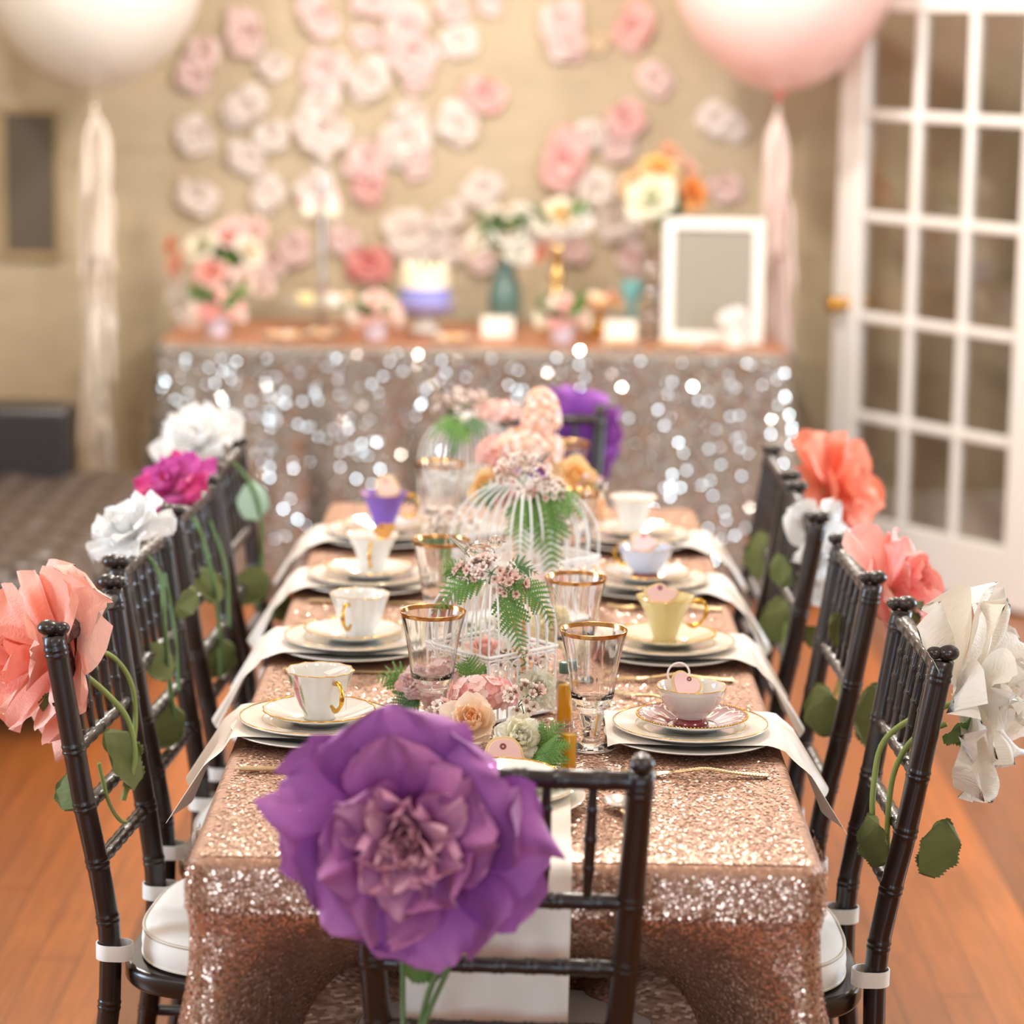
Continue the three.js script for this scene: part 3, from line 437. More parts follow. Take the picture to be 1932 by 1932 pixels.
// ---------------------------------------------------------------- place settings
const plateGeo = (R, h, t = .004) => lathe([[0, .003], [R * .55, .003], [R * .62, .0045], [R * .72, h * .75], [R * .97, h - .001], [R, h], [R, h - t * .5], [R * .96, h - t], [R * .7, h * .6 - t * .6], [R * .6, 0], [0, 0]], 64);
const rimGeo = (R, y, r = .0011) => moved(new THREE.TorusGeometry(R, r, 6, 90), 0, y, 0, Math.PI / 2);
const chargerG = plateGeo(.135, .015), dinnerG = plateGeo(.1085, .013), dinnerRim = rimGeo(.1068, .0131, .0006), innerRim = rimGeo(.076, .0092, .0003);
const beadG = (R, y, n, r) => merge(Array.from({ length: n }, (_, i) => moved(new THREE.SphereGeometry(r, 6, 4), R * Math.cos(i / n * 6.2832), y, R * Math.sin(i / n * 6.2832))));
const scallop = (g, n, a, r0) => { const p = g.getAttribute('position'); for (let i = 0; i < p.count; i++) { const x = p.getX(i), z = p.getZ(i), r = Math.hypot(x, z); if (r > r0) { const k = 1 + a * (r - r0) * Math.cos(Math.atan2(z, x) * n); p.setX(i, x * k); p.setZ(i, z * k); } } g.computeVertexNormals(); return g; };
const saucerPts = (R) => [[0, .004], [.024, .004], [.028, .003], [R * .5, .006], [R * .75, .012], [R, .019], [R + .0005, .0182], [R * .97, .0155], [R * .7, .0085], [R * .45, 0], [0, 0]];
const saucerG = scallop(lathe(saucerPts(.0775), 120), 18, .45, .05), saucerPlain = lathe(saucerPts(.0775), 72);
function saucer(label, p, kind) {
  const t = thing('saucer', label, 'saucer', p, rr(0, 6), 'saucers under the teacups');
  if (kind === 'burgundy') {
    part('dish', saucerPlain, M.chinaThin, t);
    const scroll = dataTex(256, 64, (x, y) => { const u = (x % 32) / 32 - .5, v = y / 64 - .5, a = Math.abs(Math.hypot(u * 1.2, v * 1.1) - .26) < .06 && Math.atan2(v, u) < 2.2, b = Math.hypot(u - .1, v + .1) < .07, c = Math.abs(v - .33 - .06 * Math.sin(x * .39)) < .03; return a || b || c ? [238, 226, 205] : [122, 28, 42]; }, true); scroll.repeat.set(2, 1);
    part('burgundy_band', lathe([[.034, .0058], [.0388, .0072], [.0581, .0128], [.068, .0164], [.0752, .0195]], 72), std({ map: scroll, roughness: .4, clearcoat: .15 }), t).userData = { label: 'burgundy band with white scrolls' };
    part('beaded_rim', beadG(.0765, .0192, 96, .0016), M.gold, t);
  } else if (kind === 'yellow') { part('dish', saucerG, std({ color: '#efe9cf', roughness: .08, clearcoat: 1, iridescence: .3 }), t); part('beaded_rim', beadG(.0765, .0192, 80, .0018), M.gold, t); }
  else { part('dish', saucerG, M.chinaThin, t); const rim = scallop(moved(new THREE.TorusGeometry(.0772, .0011, 6, 120), 0, .0189, 0, Math.PI / 2), 18, .45, .05); part('gold_rim', rim, M.gold, t); }
  return t;
}
const cupProfiles = {
  bowl: [[.0, .006], [.016, .006], [.017, 0], [.022, 0], [.0205, .006], [.019, .011], [.03, .021], [.041, .035], [.0465, .05], [.0485, .056], [.0472, .0562], [.045, .05], [.0395, .036], [.0285, .0235], [.016, .0145], [0, .013]],
  tall: [[.0, .004], [.017, .004], [.018, 0], [.022, 0], [.021, .004], [.024, .010], [.031, .022], [.037, .038], [.041, .052], [.0445, .063], [.0472, .068], [.046, .0685], [.043, .063], [.0395, .052], [.0355, .038], [.0295, .0235], [.022, .012], [0, .009]],
  flare: [[.0, .004], [.015, .004], [.017, 0], [.021, 0], [.0185, .006], [.0215, .016], [.028, .034], [.034, .05], [.041, .064], [.0465, .0705], [.0452, .071], [.0395, .064], [.0325, .05], [.0265, .034], [.02, .0175], [0, .012]],
};
function teacup(label, p, turn, kind, mat, handleMat) {
  const t = thing('teacup', label, 'teacup', p, turn, 'teacups on the table');
  const g = lathe(cupProfiles[kind], 96); if (kind !== 'bowl') scallop(g, kind === 'tall' ? 12 : 10, 1.4, .026);
  part('bowl', g, mat, t); const R = kind === 'bowl' ? .0479 : kind === 'tall' ? .0466 : .0459, y = cupProfiles[kind].reduce((m, q) => Math.max(m, q[1]), 0);
  const rim = moved(new THREE.TorusGeometry(R, .0007, 6, 96), 0, y - .0001, 0, Math.PI / 2); if (kind !== 'bowl') scallop(rim, kind === 'tall' ? 12 : 10, 1.4, .026); part('gold_rim', rim, M.gold, t);
  const h = y; part('handle', sweep([V(R * .8, h * .36, 0), V(R * 1.05, h * .30, 0), V(R * 1.42, h * .46, 0), V(R * 1.5, h * .7, 0), V(R * 1.3, h * .88, 0), V(R * .96, h * .84, 0)], (k) => .0024 + .0012 * Math.sin(k * 9) ** 2, 26, 8), handleMat ?? M.gold, t);
  if (kind === 'bowl') { part('foot', lathe([[.0165, .001], [.026, .0], [.0245, .006], [.0195, .0115], [.0165, .0115]], 48), M.burgundy, t); }
  return t;
}
// a napkin over the charger, hanging off the table: strip across x with folds
function napkin(label, cx, cz, side, w, inner, drop, pz) {
  const edge = TX + .006, R = .122;
  const g = surface((u, v) => {
    const z = (u - .5) * w, L1 = edge - inner, total = L1 + drop, d = v * total; let x, y;
    if (d <= L1) { x = inner + d; const rc = Math.hypot(x - Math.abs(cx), z + cz - pz), lift = .0175 * (1 - sm(R + .003, R + .05, rc)) + (rc < .085 ? -.006 * (1 - sm(.06, .085, rc)) : 0); y = TOP + .0035 + lift + .0015 * Math.sin(z * 60 + x * 30) * sm(R, R + .04, rc); }
    else { const e = d - L1; x = edge + .004 + .012 * sm(0, .03, e) + e * (.46 + .10 * Math.sin(u * 7 + cz * 9)); y = TOP + .003 - e * .88 + (e < .02 ? 0 : 0); }
    const p = V(side * x, y, cz + z * (1 + .05 * v) + .006 * Math.sin(v * 6)); p.u = z; p.v = d; return p;
  }, 26, 44);
  return solo('napkin', label, 'napkin', g, M.linen, null, 0, 'cream linen napkins under the plates');
}
const SEATS = [[-1, -.265, -.54, 'nearest left', .0], [-1, -.247, -1.055, 'second left'], [-1, -.248, -1.555, 'third left'], [-1, -.245, -1.985, 'farthest left'], [1, .252, -.54, 'nearest right'], [1, .246, -1.06, 'second right'], [1, .238, -1.56, 'third right'], [1, .232, -1.99, 'farthest right']];
const settingNote = ['beside the gilt-handled cup', 'under the teabag cup', 'third from the near end', 'holding the purple creamer', 'under the burgundy saucer', 'under the yellow cup', 'under the blue-white cup', 'at the far right corner'];
let plate0, charger0;
const Y0 = TOP + .003;
function plates(x, z, i, where, note) {
  const lc = `broad white charger plate, ${where} place, ${note}`, ld = `gold-lined white dinner plate, ${where} place, ${note}`;
  if (!charger0) { charger0 = thing('charger_plate', lc, 'plate', [x, Y0, z], 0, 'charger plates'); charger0.scale.set(.885, 1, .885); part('dish', chargerG, M.china, charger0); }
  else copy(charger0, lc, [x, Y0, z], 0, 'charger plates');
  const y = Y0 + .0165;
  if (!plate0) { plate0 = thing('dinner_plate', ld, 'plate', [x, y, z], 0, 'dinner plates'); part('dish', dinnerG, M.china, plate0); part('gold_rim', dinnerRim, M.gold, plate0); part('gold_line', innerRim, M.gold, plate0); }
  else copy(plate0, ld, [x, y, z], 0, 'dinner plates');
}
function iced(label, p, e, shape, s = 1, icing = M.pinkIcing, base = M.cookie) {
  const sh = new THREE.Shape(), sh2 = new THREE.Shape();
  const outline = { heart: (t) => [.9 * 16 * Math.sin(t) ** 3 / 17, (13 * Math.cos(t) - 5 * Math.cos(2 * t) - 2 * Math.cos(3 * t) - Math.cos(4 * t)) / 17], tag: (t) => { const a = t, q = Math.abs(Math.cos(a)) ** .7 * Math.sign(Math.cos(a)), w = Math.abs(Math.sin(a)) ** .7 * Math.sign(Math.sin(a)); return [q * (.95 - .3 * (w + 1) / 2), w * .85]; }, cup: (t) => { const r = .8 + .12 * Math.cos(3 * t) + .08 * Math.sin(5 * t + 1); return [r * Math.cos(t) * 1.05, r * Math.sin(t) * .8]; } }[shape];
  for (let i = 0; i <= 48; i++) { const [x, y] = outline(i / 48 * 6.2832); i ? (sh.lineTo(x * .024, y * .024), sh2.lineTo(x * .0205, y * .0205)) : (sh.moveTo(x * .024, y * .024), sh2.moveTo(x * .0205, y * .0205)); }
  const t = thing('iced_cookie', label, 'cookie', p); t.rotation.set(e[0], e[1], e[2], 'YXZ'); t.scale.setScalar(s);
  part('biscuit', moved(new THREE.ExtrudeGeometry(sh, { depth: .005, bevelSize: .0008, bevelThickness: .0008, bevelSegments: 2 }), 0, 0, -.0025), base, t);
  part('icing', moved(new THREE.ExtrudeGeometry(sh2, { depth: .0016, bevelSize: .0008, bevelThickness: .0006, bevelSegments: 2 }), 0, 0, .0035), icing, t);
  part('eyelet', moved(new THREE.TorusGeometry(.0022, .0012, 8, 16), 0, .0105, .0055), M.maroon, t); return t;
}
SEATS.forEach(([side, x, z, where], i) => {
  napkin(`cream napkin hanging off the table edge, ${where} place, ${settingNote[i]}`, x, z - .045, side, .25, i === 0 || i === 4 ? .135 : .15, .12, z);
  plates(x, z, i, where, settingNote[i]);
});
const YS = Y0 + .0165 + .0045, YC = YS + .0045;
saucer('scalloped white saucer with gold edge, nearest on the left', [-.262, YS, -.536], 'plain');
const floral = dataTex(512, 128, (x, y) => { let c = [233, 230, 224]; for (const [u, v, r, k] of [[14, 52, 11, [196, 92, 110]], [26, 66, 8, [214, 132, 140]], [4, 64, 6, [120, 138, 84]], [34, 54, 6, [120, 138, 84]], [22, 40, 5, [140, 150, 96]], [258, 58, 10, [206, 120, 130]], [246, 68, 6, [130, 144, 90]]]) { const dx = Math.min(Math.abs(x - u), 512 - Math.abs(x - u)), d = Math.hypot(dx, (y - v) * .8) + 2.5 * Math.sin(x * 1.3 + y * .9); if (d < r) c = k; } return c; }, true);
teacup('white fluted teacup with gilt handle toward the camera, nearest on the left', [-.262, YC, -.54], -1.05, 'tall', std({ map: floral, roughness: .1, clearcoat: 1, clearcoatRoughness: .03 }));
saucer('white saucer under the teabag cup, second on the left', [-.245, YS, -1.055], 'plain');
teacup('white teacup with a teabag string over its rim, second on the left', [-.236, YC, -1.06], -1.9, 'tall', M.chinaThin);
saucer('glinting saucer at the third left place', [-.247, YS, -1.553], 'plain');
teacup('small white and gold teacup at the third left place', [-.242, YC, -1.553], -1.6, 'flare', M.chinaThin);
saucer('saucer under the purple creamer at the farthest left place', [-.244, YS, -1.985], 'plain');
teacup('purple creamer cup with peach cookie at the farthest left place', [-.243, YC, -1.985], .4, 'flare', M.violet);
saucer('burgundy saucer with white scrolls and beaded gold edge', [.254, YS, -.536], 'burgundy');
teacup('footed pearl teacup standing on the burgundy saucer', [.252, YC, -.534], 2.0, 'bowl', std({ color: '#e6dcd2', roughness: .12, clearcoat: 1, iridescence: .4 }));
saucer('lustrous pale yellow saucer with beaded gold edge, second on the right', [.246, YS, -1.058], 'yellow');
teacup('fluted yellow glass teacup, second on the right', [.243, YC, -1.06], .3, 'flare', M.yellowGlass);
saucer('white saucer at the third right place', [.237, YS, -1.56], 'plain');
teacup('blue-white teacup with a pink cookie at the third right place', [.235, YC, -1.56], 2.4, 'bowl', std({ color: '#ccd2e6', roughness: .12, clearcoat: 1 }));
saucer('white saucer at the farthest right place', [.232, YS, -1.99], 'plain');
teacup('pale teacup at the farthest right place near the sequin skirt', [.230, YC, -1.99], 2.0, 'flare', M.chinaThin);
iced('pink heart cookie leaning in the footed teacup on the burgundy saucer', [.242, YC + .056, -.527], [-.5, .15, -.55], 'heart', 1.05);
{ const s = solo('ribbon_loop', 'small white and pink ribbon loop behind the heart cookie', 'ribbon', moved(new THREE.TorusGeometry(.0155, .0015, 8, 40), 0, 0, 0, 0, .2, 0), petalMat('#f6ece8', .2, false), [.234, YC + .07, -.544]); }
iced('pink tag-shaped cookie leaning in the yellow glass teacup', [.234, YC + .074, -1.05], [-.35, .1, .1], 'cup', 1.2);
iced('pale pink cookie lying in the blue-white teacup', [.230, YC + .062, -1.555], [-.6, 0, 0], 'cup', 1.15);
iced('golden cookie on the rim of the third left teacup', [-.222, YC + .078, -1.546], [-.3, .1, .5], 'cup', .85, M.cookieGold, M.cookieGold);
iced('peach cookie sticking out of the purple creamer', [-.238, YC + .082, -1.985], [-.25, .2, .3], 'tag', 1.1, std({ color: '#f0c9b0', roughness: .6 }));
{ // teabag strings
  const tag2 = (label, a, pts) => { const t = thing('teabag_string', label, 'teabag', a); part('string', sweep(pts.map(p => V(...p)), .0005, 20, 6), M.linen, t); return t; };
  let t = tag2('pink teabag string and paper tag on the nearest left cup', [-.2275, YC + .0685, -.519], [[-.012, -.004, -.012], [0, .0012, .0], [.003, -.004, .003], [.004, -.05, .004]]); part('paper_tag', moved(box(.03, .0008, .017, 0, 0, 0, 0), -.012, .001, -.012, 0, .6, .2), M.pinkIcing, t);
  t = tag2('teabag string hanging down the second left cup', [-.21, YC + .0685, -1.023], [[-.01, -.005, -.012], [0, .0012, 0], [.002, -.006, .004], [.0, -.06, .005]]); part('paper_tag', moved(box(.018, .0008, .014, 0, 0, 0), -.005, .0018, -.012, 0, .3, .2), M.pinkIcing, t);
}
// cutlery
function flatware(name, label, p, turn, kind) {
  const t = thing(name, label, 'cutlery', p, turn, 'gold cutlery on the sequin cloth');
  if (kind === 'knife') { part('handle', box(.085, .0055, .011, .0425, .003, 0, .002), M.cutlery, t); part('blade', loft([[.0, -.005], [.0, .006], [-.08, .008], [-.105, .004], [-.112, -.004], [-.1, -.006]].map(([x, z]) => [x, z]), [[0, .001], [0, .0025]]), M.cutlery, t); return t; }
  const curve = (x) => .004 + .006 * Math.exp(-(((x - .06) / .03) ** 2)) - .002 * sm(.1, .15, x);
  part('handle', surface((u, v) => { const x = .02 + .125 * v, a = u * 2 * Math.PI, w = .0036 + .0044 * sm(.3, 1, v) + .0003 * Math.cos(v * 190); return V(x, curve(x) + (.0022 + .0003 * Math.cos(v * 190)) * Math.sin(a), w * Math.cos(a)); }, 10, 150), M.cutlery, t);
  if (kind === 'spoon') part('bowl', surface((u, v) => { const a = u * 2 * Math.PI, r = v; return V(-.008 + .030 * r * Math.cos(a) * .98, .0025 + .007 * r * r, .0195 * r * Math.sin(a)); }, 32, 8), M.silver, t);
  else { const tine = []; for (let i = 0; i < 4; i++) tine.push(sweep([V(-.05, .006, (i - 1.5) * .0052), V(-.025, .0025, (i - 1.5) * .0054), V(-.002, .003, (i - 1.5) * .005)], .0011, 8, 6)); part('tines', merge([...tine, surface((u, v) => V(-.004 + .028 * v, .003 + .003 * v, (u - .5) * (.019 - .0135 * v)), 6, 8)]), M.cutlery, t); }
  return t;
}
flatware('fork', 'gold fork with ribbed handle before the burgundy saucer place', [.20, TOP + .003, -.363], .02, 'fork');
flatware('knife', 'gold knife lying before the nearest left place', [-.27, TOP + .003, -.354], Math.PI + .03, 'knife');
flatware('fork', 'gold fork with ribbed handle before the yellow cup place', [.195, TOP + .003, -.90], .03, 'fork');
flatware('fork', 'thin gold fork pointing to the cages beside the yellow cup place', [.175, TOP + .003, -.80], -.75, 'fork');
flatware('knife', 'gold knife before the second left place', [-.26, TOP + .003, -.92], Math.PI, 'knife');
flatware('knife', 'gold knife before the third left place', [-.26, TOP + .003, -1.43], Math.PI, 'knife');
flatware('fork', 'gold fork before the third right place', [.215, TOP + .003, -1.42], .02, 'fork');
flatware('spoon', 'silver spoon lying right of the near end plates', [.142, TOP + .003, -.20], -1.45, 'spoon');
// near end place: plates on a napkin that hangs down in front
{
  const x0 = -.02, zc = -.215, w = .2;
  const g = surface((u, v) => { const L1 = .30, total = L1 + .238, d = v * total, x = (u - .5) * w; let y, z; if (d < L1) { z = TZ1 + .006 - L1 + d; const rc = Math.hypot(x, z - zc), lift = .0165 * (1 - sm(.125, .17, rc)); y = TOP + .0035 + lift; } else { const e = d - L1; z = TZ1 + .011 + .010 * sm(0, .05, e) + .010 * Math.sin(u * 9 + .4) * sm(.02, .2, e); y = TOP + .003 - e; } const p = V(x0 + x * (1 - .04 * v), y, z); p.u = x; p.v = d; return p; }, 30, 60);
  solo('napkin', 'long cream napkin hanging down the front behind the near chair', 'napkin', g, M.linen);
  plates(x0, zc, 8, 'near end', 'behind the purple flower');
  saucer('small white saucer at the near end place behind the purple flower', [x0 + .01, YS, zc], 'plain');
}
// goblets
const gobProfile = [[0, .0], [.032, .0], [.0335, .0012], [.032, .003], [.016, .007], [.0105, .012], [.0105, .018], [.0135, .034], [.0175, .048], [.0165, .052], [.021, .056], [.0255, .059], [.0225, .063], [.0285, .069], [.0305, .08], [.0335, .105], [.0385, .135], [.0465, .166], [.0455, .166], [.0372, .135], [.032, .105], [.0288, .082], [.026, .073], [.0, .071]];
const gobG = (() => { const g = lathe(gobProfile, 96), p = g.getAttribute('position'); for (let i = 0; i < p.count; i++) { const y = p.getY(i), x = p.getX(i), z = p.getZ(i), r = Math.hypot(x, z); if (r > .004 && y > .010) { const a = Math.atan2(z, x), n = 12, m = ((a / (2 * Math.PI) * n) % 1 + 1) % 1 - .5, k = 1 + (y > .155 ? 0 : .022 * (1 - sm(.14, .158, y))) * (4 * m * m - .4) * (r > .03 || y < .06 ? 1 : .6); p.setX(i, x * k); p.setZ(i, z * k); } } g.computeVertexNormals(); return g; })();
const gobRim = lathe([[.0452, .1608], [.0467, .1664], [.0461, .1671], [.0451, .1664], [.0439, .1608]], 72);
let gob0;
[[-.108, -.6, 'crystal goblet with gold rim at the left of the front birdcage'], [.114, -.50, 'crystal goblet with gold rim at the right of the front birdcage'], [.097, -.86, 'gold-rimmed goblet behind the right front one'], [-.112, -1.14, 'gold-rimmed goblet left of the large middle birdcage'], [.108, -1.62, 'gold-rimmed goblet right of the middle cage, far half of table'], [-.135, -1.92, 'gold-rimmed goblet before the farthest cage on the left'], [.105, -2.2, 'gold-rimmed goblet near the far right teacup'], [.088, -.275, 'goblet foot right of the near end plates']].forEach(([x, z, label], i) => {
  if (i === 7) return;
  if (!gob0) { gob0 = thing('goblet', label, 'goblet', [x, TOP + .003, z], 0, 'gold-rimmed goblets'); part('bowl', gobG, M.crystal, gob0); part('gold_rim', gobRim, M.copper, gob0); } else copy(gob0, label, [x, TOP + .003, z], i * .3, 'gold-rimmed goblets');
});
// honey vials and small glass
function vial(label, p, h, lid) { const t = thing('amber_vial', label, 'vial', p); part('glass', lathe([[0, 0], [.0105, 0], [.0118, .002], [.0118, h - .014], [.0075, h - .006], [.0075, h], [.0062, h], [.0062, h - .006], [.0105, h - .015], [.0105, .002], [0, .0018]], 28), M.glass, t); part('liquid', lathe([[0, .0022], [.0102, .0022], [.0102, h * .72], [0, h * .72]], 28), M.amber, t); if (lid) part('lid', lathe([[0, h + .012], [.0082, h + .012], [.009, h + .01], [.009, h - .004], [0, h - .004]], 24), M.teal, t); return t; }
vial('tall vial of amber liquid behind the right front goblet', [.079, TOP + .003, -.63], .078, true);
vial('vial of amber liquid among ferns at the right front corner of the flowers', [.080, TOP + .003, -.375], .07, false);
{ const t = thing('votive_glass', 'small clear votive glass left behind the purple flower', 'glass', [-.145, TOP + .003, -.30]); part('cup', lathe([[0, 0], [.022, 0], [.027, .06], [.0255, .06], [.0205, .004], [0, .004]], 32), M.glass, t); part('candle', lathe([[0, .005], [.02, .005], [.0245, .053], [0, .053]], 28), M.linen, t); }
iced('pink and cream teapot-shaped cookie in front of the white carnation', [-.005, TOP + .033, -.325], [-.55, .1, .1], 'tag', 1.35);
iced('cream cookie with gold ball lying flat before the carnation', [.03, TOP + .012, -.29], [-1.35, .3, .5], 'cup', 1.2, std({ color: '#efe0bf', roughness: .6 }));
iced('cream star cookie left of the pink teapot cookie', [-.036, TOP + .02, -.315], [-1.0, -.2, -.4], 'cup', 1.0, std({ color: '#efe3c8', roughness: .6 }));
// ---------------------------------------------------------------- birdcages
function birdcage(label, p, turn, side, hb, hd) {            // square basket hb high with a domed top of bent wires
  const t = thing('birdcage', label, 'birdcage', p, turn, 'white wire birdcages down the table'), h = side / 2, r = .0017, W = M.cageWhite;
  const sq = (y, rad, s = h) => merge([[-1, -1, 1, -1], [1, -1, 1, 1], [1, 1, -1, 1], [-1, 1, -1, -1]].map(([a, b, c, d]) => sweep([V(a * s, y, b * s), V(c * s, y, d * s)], rad, 1, 8)));
  part('base_tray', merge([box(side + .006, .005, side + .006, 0, .0045, 0, .002), ...[[1, 1], [1, -1], [-1, 1], [-1, -1]].map(([a, b]) => moved(new THREE.SphereGeometry(.004, 10, 6), a * h * .9, .003, b * h * .9))]), W, t);
  part('rim_frame', sq(hb, .0024, h + .002), W, t); part('rim_frame', sq(hb - .006, .0016), W, t);
  const n = 7, cap = .0085, yt = hb + hd;
  for (let f = 0; f < 4; f++) for (let i = 0; i < n; i++) {
    const s = (i / n * 2 - 1) * h, [x, z] = f === 0 ? [s, -h] : f === 1 ? [h, s] : f === 2 ? [-s, h] : [-h, -s];
    const pts = [V(x, .006, z), V(x, hb * .5, z), V(x, hb, z), V(x * 1.0, hb + hd * .25, z * 1.0), V(x * .93, hb + hd * .5, z * .93), V(x * .72, hb + hd * .76, z * .72), V(x * .36, hb + hd * .95, z * .36), V(x * cap / h, yt, z * cap / h)];
    part('wire', sweep(pts, r, 26, 7), W, t);
  }
  const scroll = sweep(Array.from({ length: 22 }, (_, i) => { const a = i / 21 * 4.9, q = .0098 - .006 * i / 21; return V(.0098 - q * Math.cos(a), q * Math.sin(a) - .014, 0); }), .0014, 40, 7);
  const tailL = sweep([V(0, -.014, 0), V(.0006, -.032, 0), V(.0045, -.052, 0), V(.0105, -.07, 0)], .0014, 14, 6), sg = merge([scroll, tailL]);
  for (let f = 0; f < 4; f++) for (let i = 0; i < 3; i++) for (const m of [-1, 1]) { const s = ((i + .5) / 3 * 2 - 1) * h, o = part('scroll', sg, W, t), gap = side / 6; o.scale.set(-m * gap / .0105 * .5 + 0, hb / .1, 1); const sx = s + m * gap * .98; const [x, z, ry] = f === 0 ? [sx, -h - .001, 0] : f === 2 ? [-sx, h + .001, Math.PI] : f === 1 ? [h + .001, sx, -Math.PI / 2] : [-h - .001, -sx, Math.PI / 2]; o.position.set(x, hb - .004, z); o.rotation.y = ry; }
  part('cap', lathe([[0, yt + .008], [.006, yt + .006], [.0105, yt], [.009, yt - .004], [0, yt - .004]], 20), W, t);
  return t;
}
function crystalBird(label, p, turn, s = 1) {
  const t = thing('crystal_bird', label, 'figurine', p, turn, 'crystal birds on the cages'); t.scale.setScalar(s);
  const body = new THREE.SphereGeometry(.011, 14, 10); part('body', moved(body, 0, .012, 0, 0, 0, -.25, [1.6, .95, .9]), M.crystal, t); part('head', merge([moved(new THREE.SphereGeometry(.0075, 12, 8), .017, .021, 0), moved(new THREE.ConeGeometry(.002, .008, 8), .0265, .0205, 0, 0, 0, -Math.PI / 2)]), M.crystal, t);
  part('tail', moved(new THREE.ConeGeometry(.0065, .034, 8), -.026, .024, 0, 0, 0, .95, [1, 1, .35]), M.crystal, t); part('foot', lathe([[0, 0], [.007, 0], [.004, .004], [0, .004]], 12), M.crystal, t); return t;
}
// ---------------------------------------------------------------- ferns, waxflowers, roses, carnations
const leafletG = (() => { const s = new THREE.Shape(), n = 8, w = (t) => .24 * (1 - t * .8); s.moveTo(0, -.03); for (let i = 0; i < n; i++) { const t = i / n; s.lineTo(t + .03, -w(t) * .3); s.lineTo(t + .13, -w(t)); } s.lineTo(1.04, 0); for (let i = n - 1; i >= 0; i--) { const t = i / n; s.lineTo(t + .13, w(t)); s.lineTo(t + .03, w(t) * .3); } s.lineTo(0, .03); const g = new THREE.ExtrudeGeometry(s, { depth: .012, bevelEnabled: false }), p = g.getAttribute('position'); for (let i = 0; i < p.count; i++) p.setZ(i, p.getZ(i) - .16 * p.getX(i) ** 2 + .3 * Math.abs(p.getY(i))); g.computeVertexNormals(); return g; })();
function fern(label, pts, w, mat, n = 11, twist = 0) {
  
  const P = pts.map(p => V(...p)), t = thing('fern_frond', label, 'fern', P[0].toArray(), 0, 'green fern fronds among the flowers'), c = new THREE.CatmullRomCurve3(P.map(p => p.clone().sub(P[0])));
  part('stem', sweep(P.map(p => p.clone().sub(P[0])), (k) => .0011 * (1 - .6 * k), 20, 6), mat, t); const up = V(Math.sin(twist), Math.cos(twist) * .7, .7).normalize();
  for (let i = 0; i < n; i++) for (const m of [-1, 1]) { const k = .08 + .9 * i / n, q = c.getPointAt(k), tan = c.getTangentAt(k), sideV = tan.clone().cross(up).normalize().multiplyScalar(m), nrm = sideV.clone().cross(tan).multiplyScalar(m).normalize(), dir = sideV.multiplyScalar(.86).addScaledVector(tan, .62).normalize(), y = nrm.clone().cross(dir).normalize(), z = dir.clone().cross(y); const o = part('leaflet', leafletG, mat, t); o.matrix.makeBasis(dir, y, z); o.quaternion.setFromRotationMatrix(o.matrix); o.position.copy(q); const len = w * 1.15 * (k < .15 ? .75 + k * 1.6 : 1.09 * (1 - k) + .1) * (.92 + .16 * Math.sin(i * 5.1 + m)); o.scale.set(len, len, len); }
  return t;
}
const waxG = (() => { // five-petalled cup, maroon throat
  const one = (i) => { const g = surface((u, v) => { const a = (u - .5) * 1.15 * (v < .6 ? .85 + .25 * v : 1.0 - (v - .6) * 1.1), r = .0018 + .0052 * Math.pow(v, .8), h = .0008 + .0052 * Math.pow(v, .7) - .0012 * v * v; return V(r * Math.cos(a), h, r * Math.sin(a)); }, 4, 5, (u, v) => new THREE.Color(v < .2 ? '#84424a' : '#f5e6e0').lerp(new THREE.Color('#fdf5f0'), sm(.3, 1, v))); g.rotateY(i * 1.2566); return g; };
  const cup = lathe([[0, -.005], [.0016, -.0045], [.0024, 0], [.0021, .0014], [0, .0012]], 8), n = cup.getAttribute('position').count; cup.setAttribute('color', new THREE.Float32BufferAttribute(Array.from({ length: n }, () => [.33, .2, .13]).flat(), 3));
  return mergeGeometries([0, 1, 2, 3, 4].map(one).concat([cup]).map(clean));
})();
const waxPink = std({ color: '#f3d4ca', vertexColors: true, roughness: .6, transmission: .15 }), waxPale = std({ color: '#fffaf5', vertexColors: true, roughness: .6, transmission: .15 });
function waxflower(label, p, size, n, s, pink = .4) {
  const t = thing('waxflower_sprig', label, 'flower', p, 0, 'waxflower sprigs'), r = RNG(s);
  part('stem', merge(Array.from({ length: 5 }, (_, i) => sweep([V(0, -size[1] * .5, 0), V((r() - .5) * size[0] * .8, -.1 * size[1], (r() - .5) * size[2] * .8), V((r() - .5) * size[0] * 1.4, size[1] * .4, (r() - .5) * size[2] * 1.4)], .0008, 8, 5))), M.stemDark, t);
  for (let i = 0; i < n; i++) { const a = r() * 6.283, e = Math.acos(1 - 1.25 * r()), d = V(Math.sin(e) * Math.cos(a), Math.cos(e), Math.sin(e) * Math.sin(a)), o = part('blossom', waxG, r() < pink * .8 ? waxPink : waxPale, t), k = .75 + .35 * r(); o.position.set(d.x * size[0] * k, d.y * size[1] * k, d.z * size[2] * k); o.quaternion.setFromUnitVectors(V(0, 1, 0), d.clone().add(V((r() - .5) * .7, (r() - .5) * .4, .25 + (r() - .5) * .7)).normalize()); o.scale.setScalar(.8 + .3 * r()); }
  return t;
}
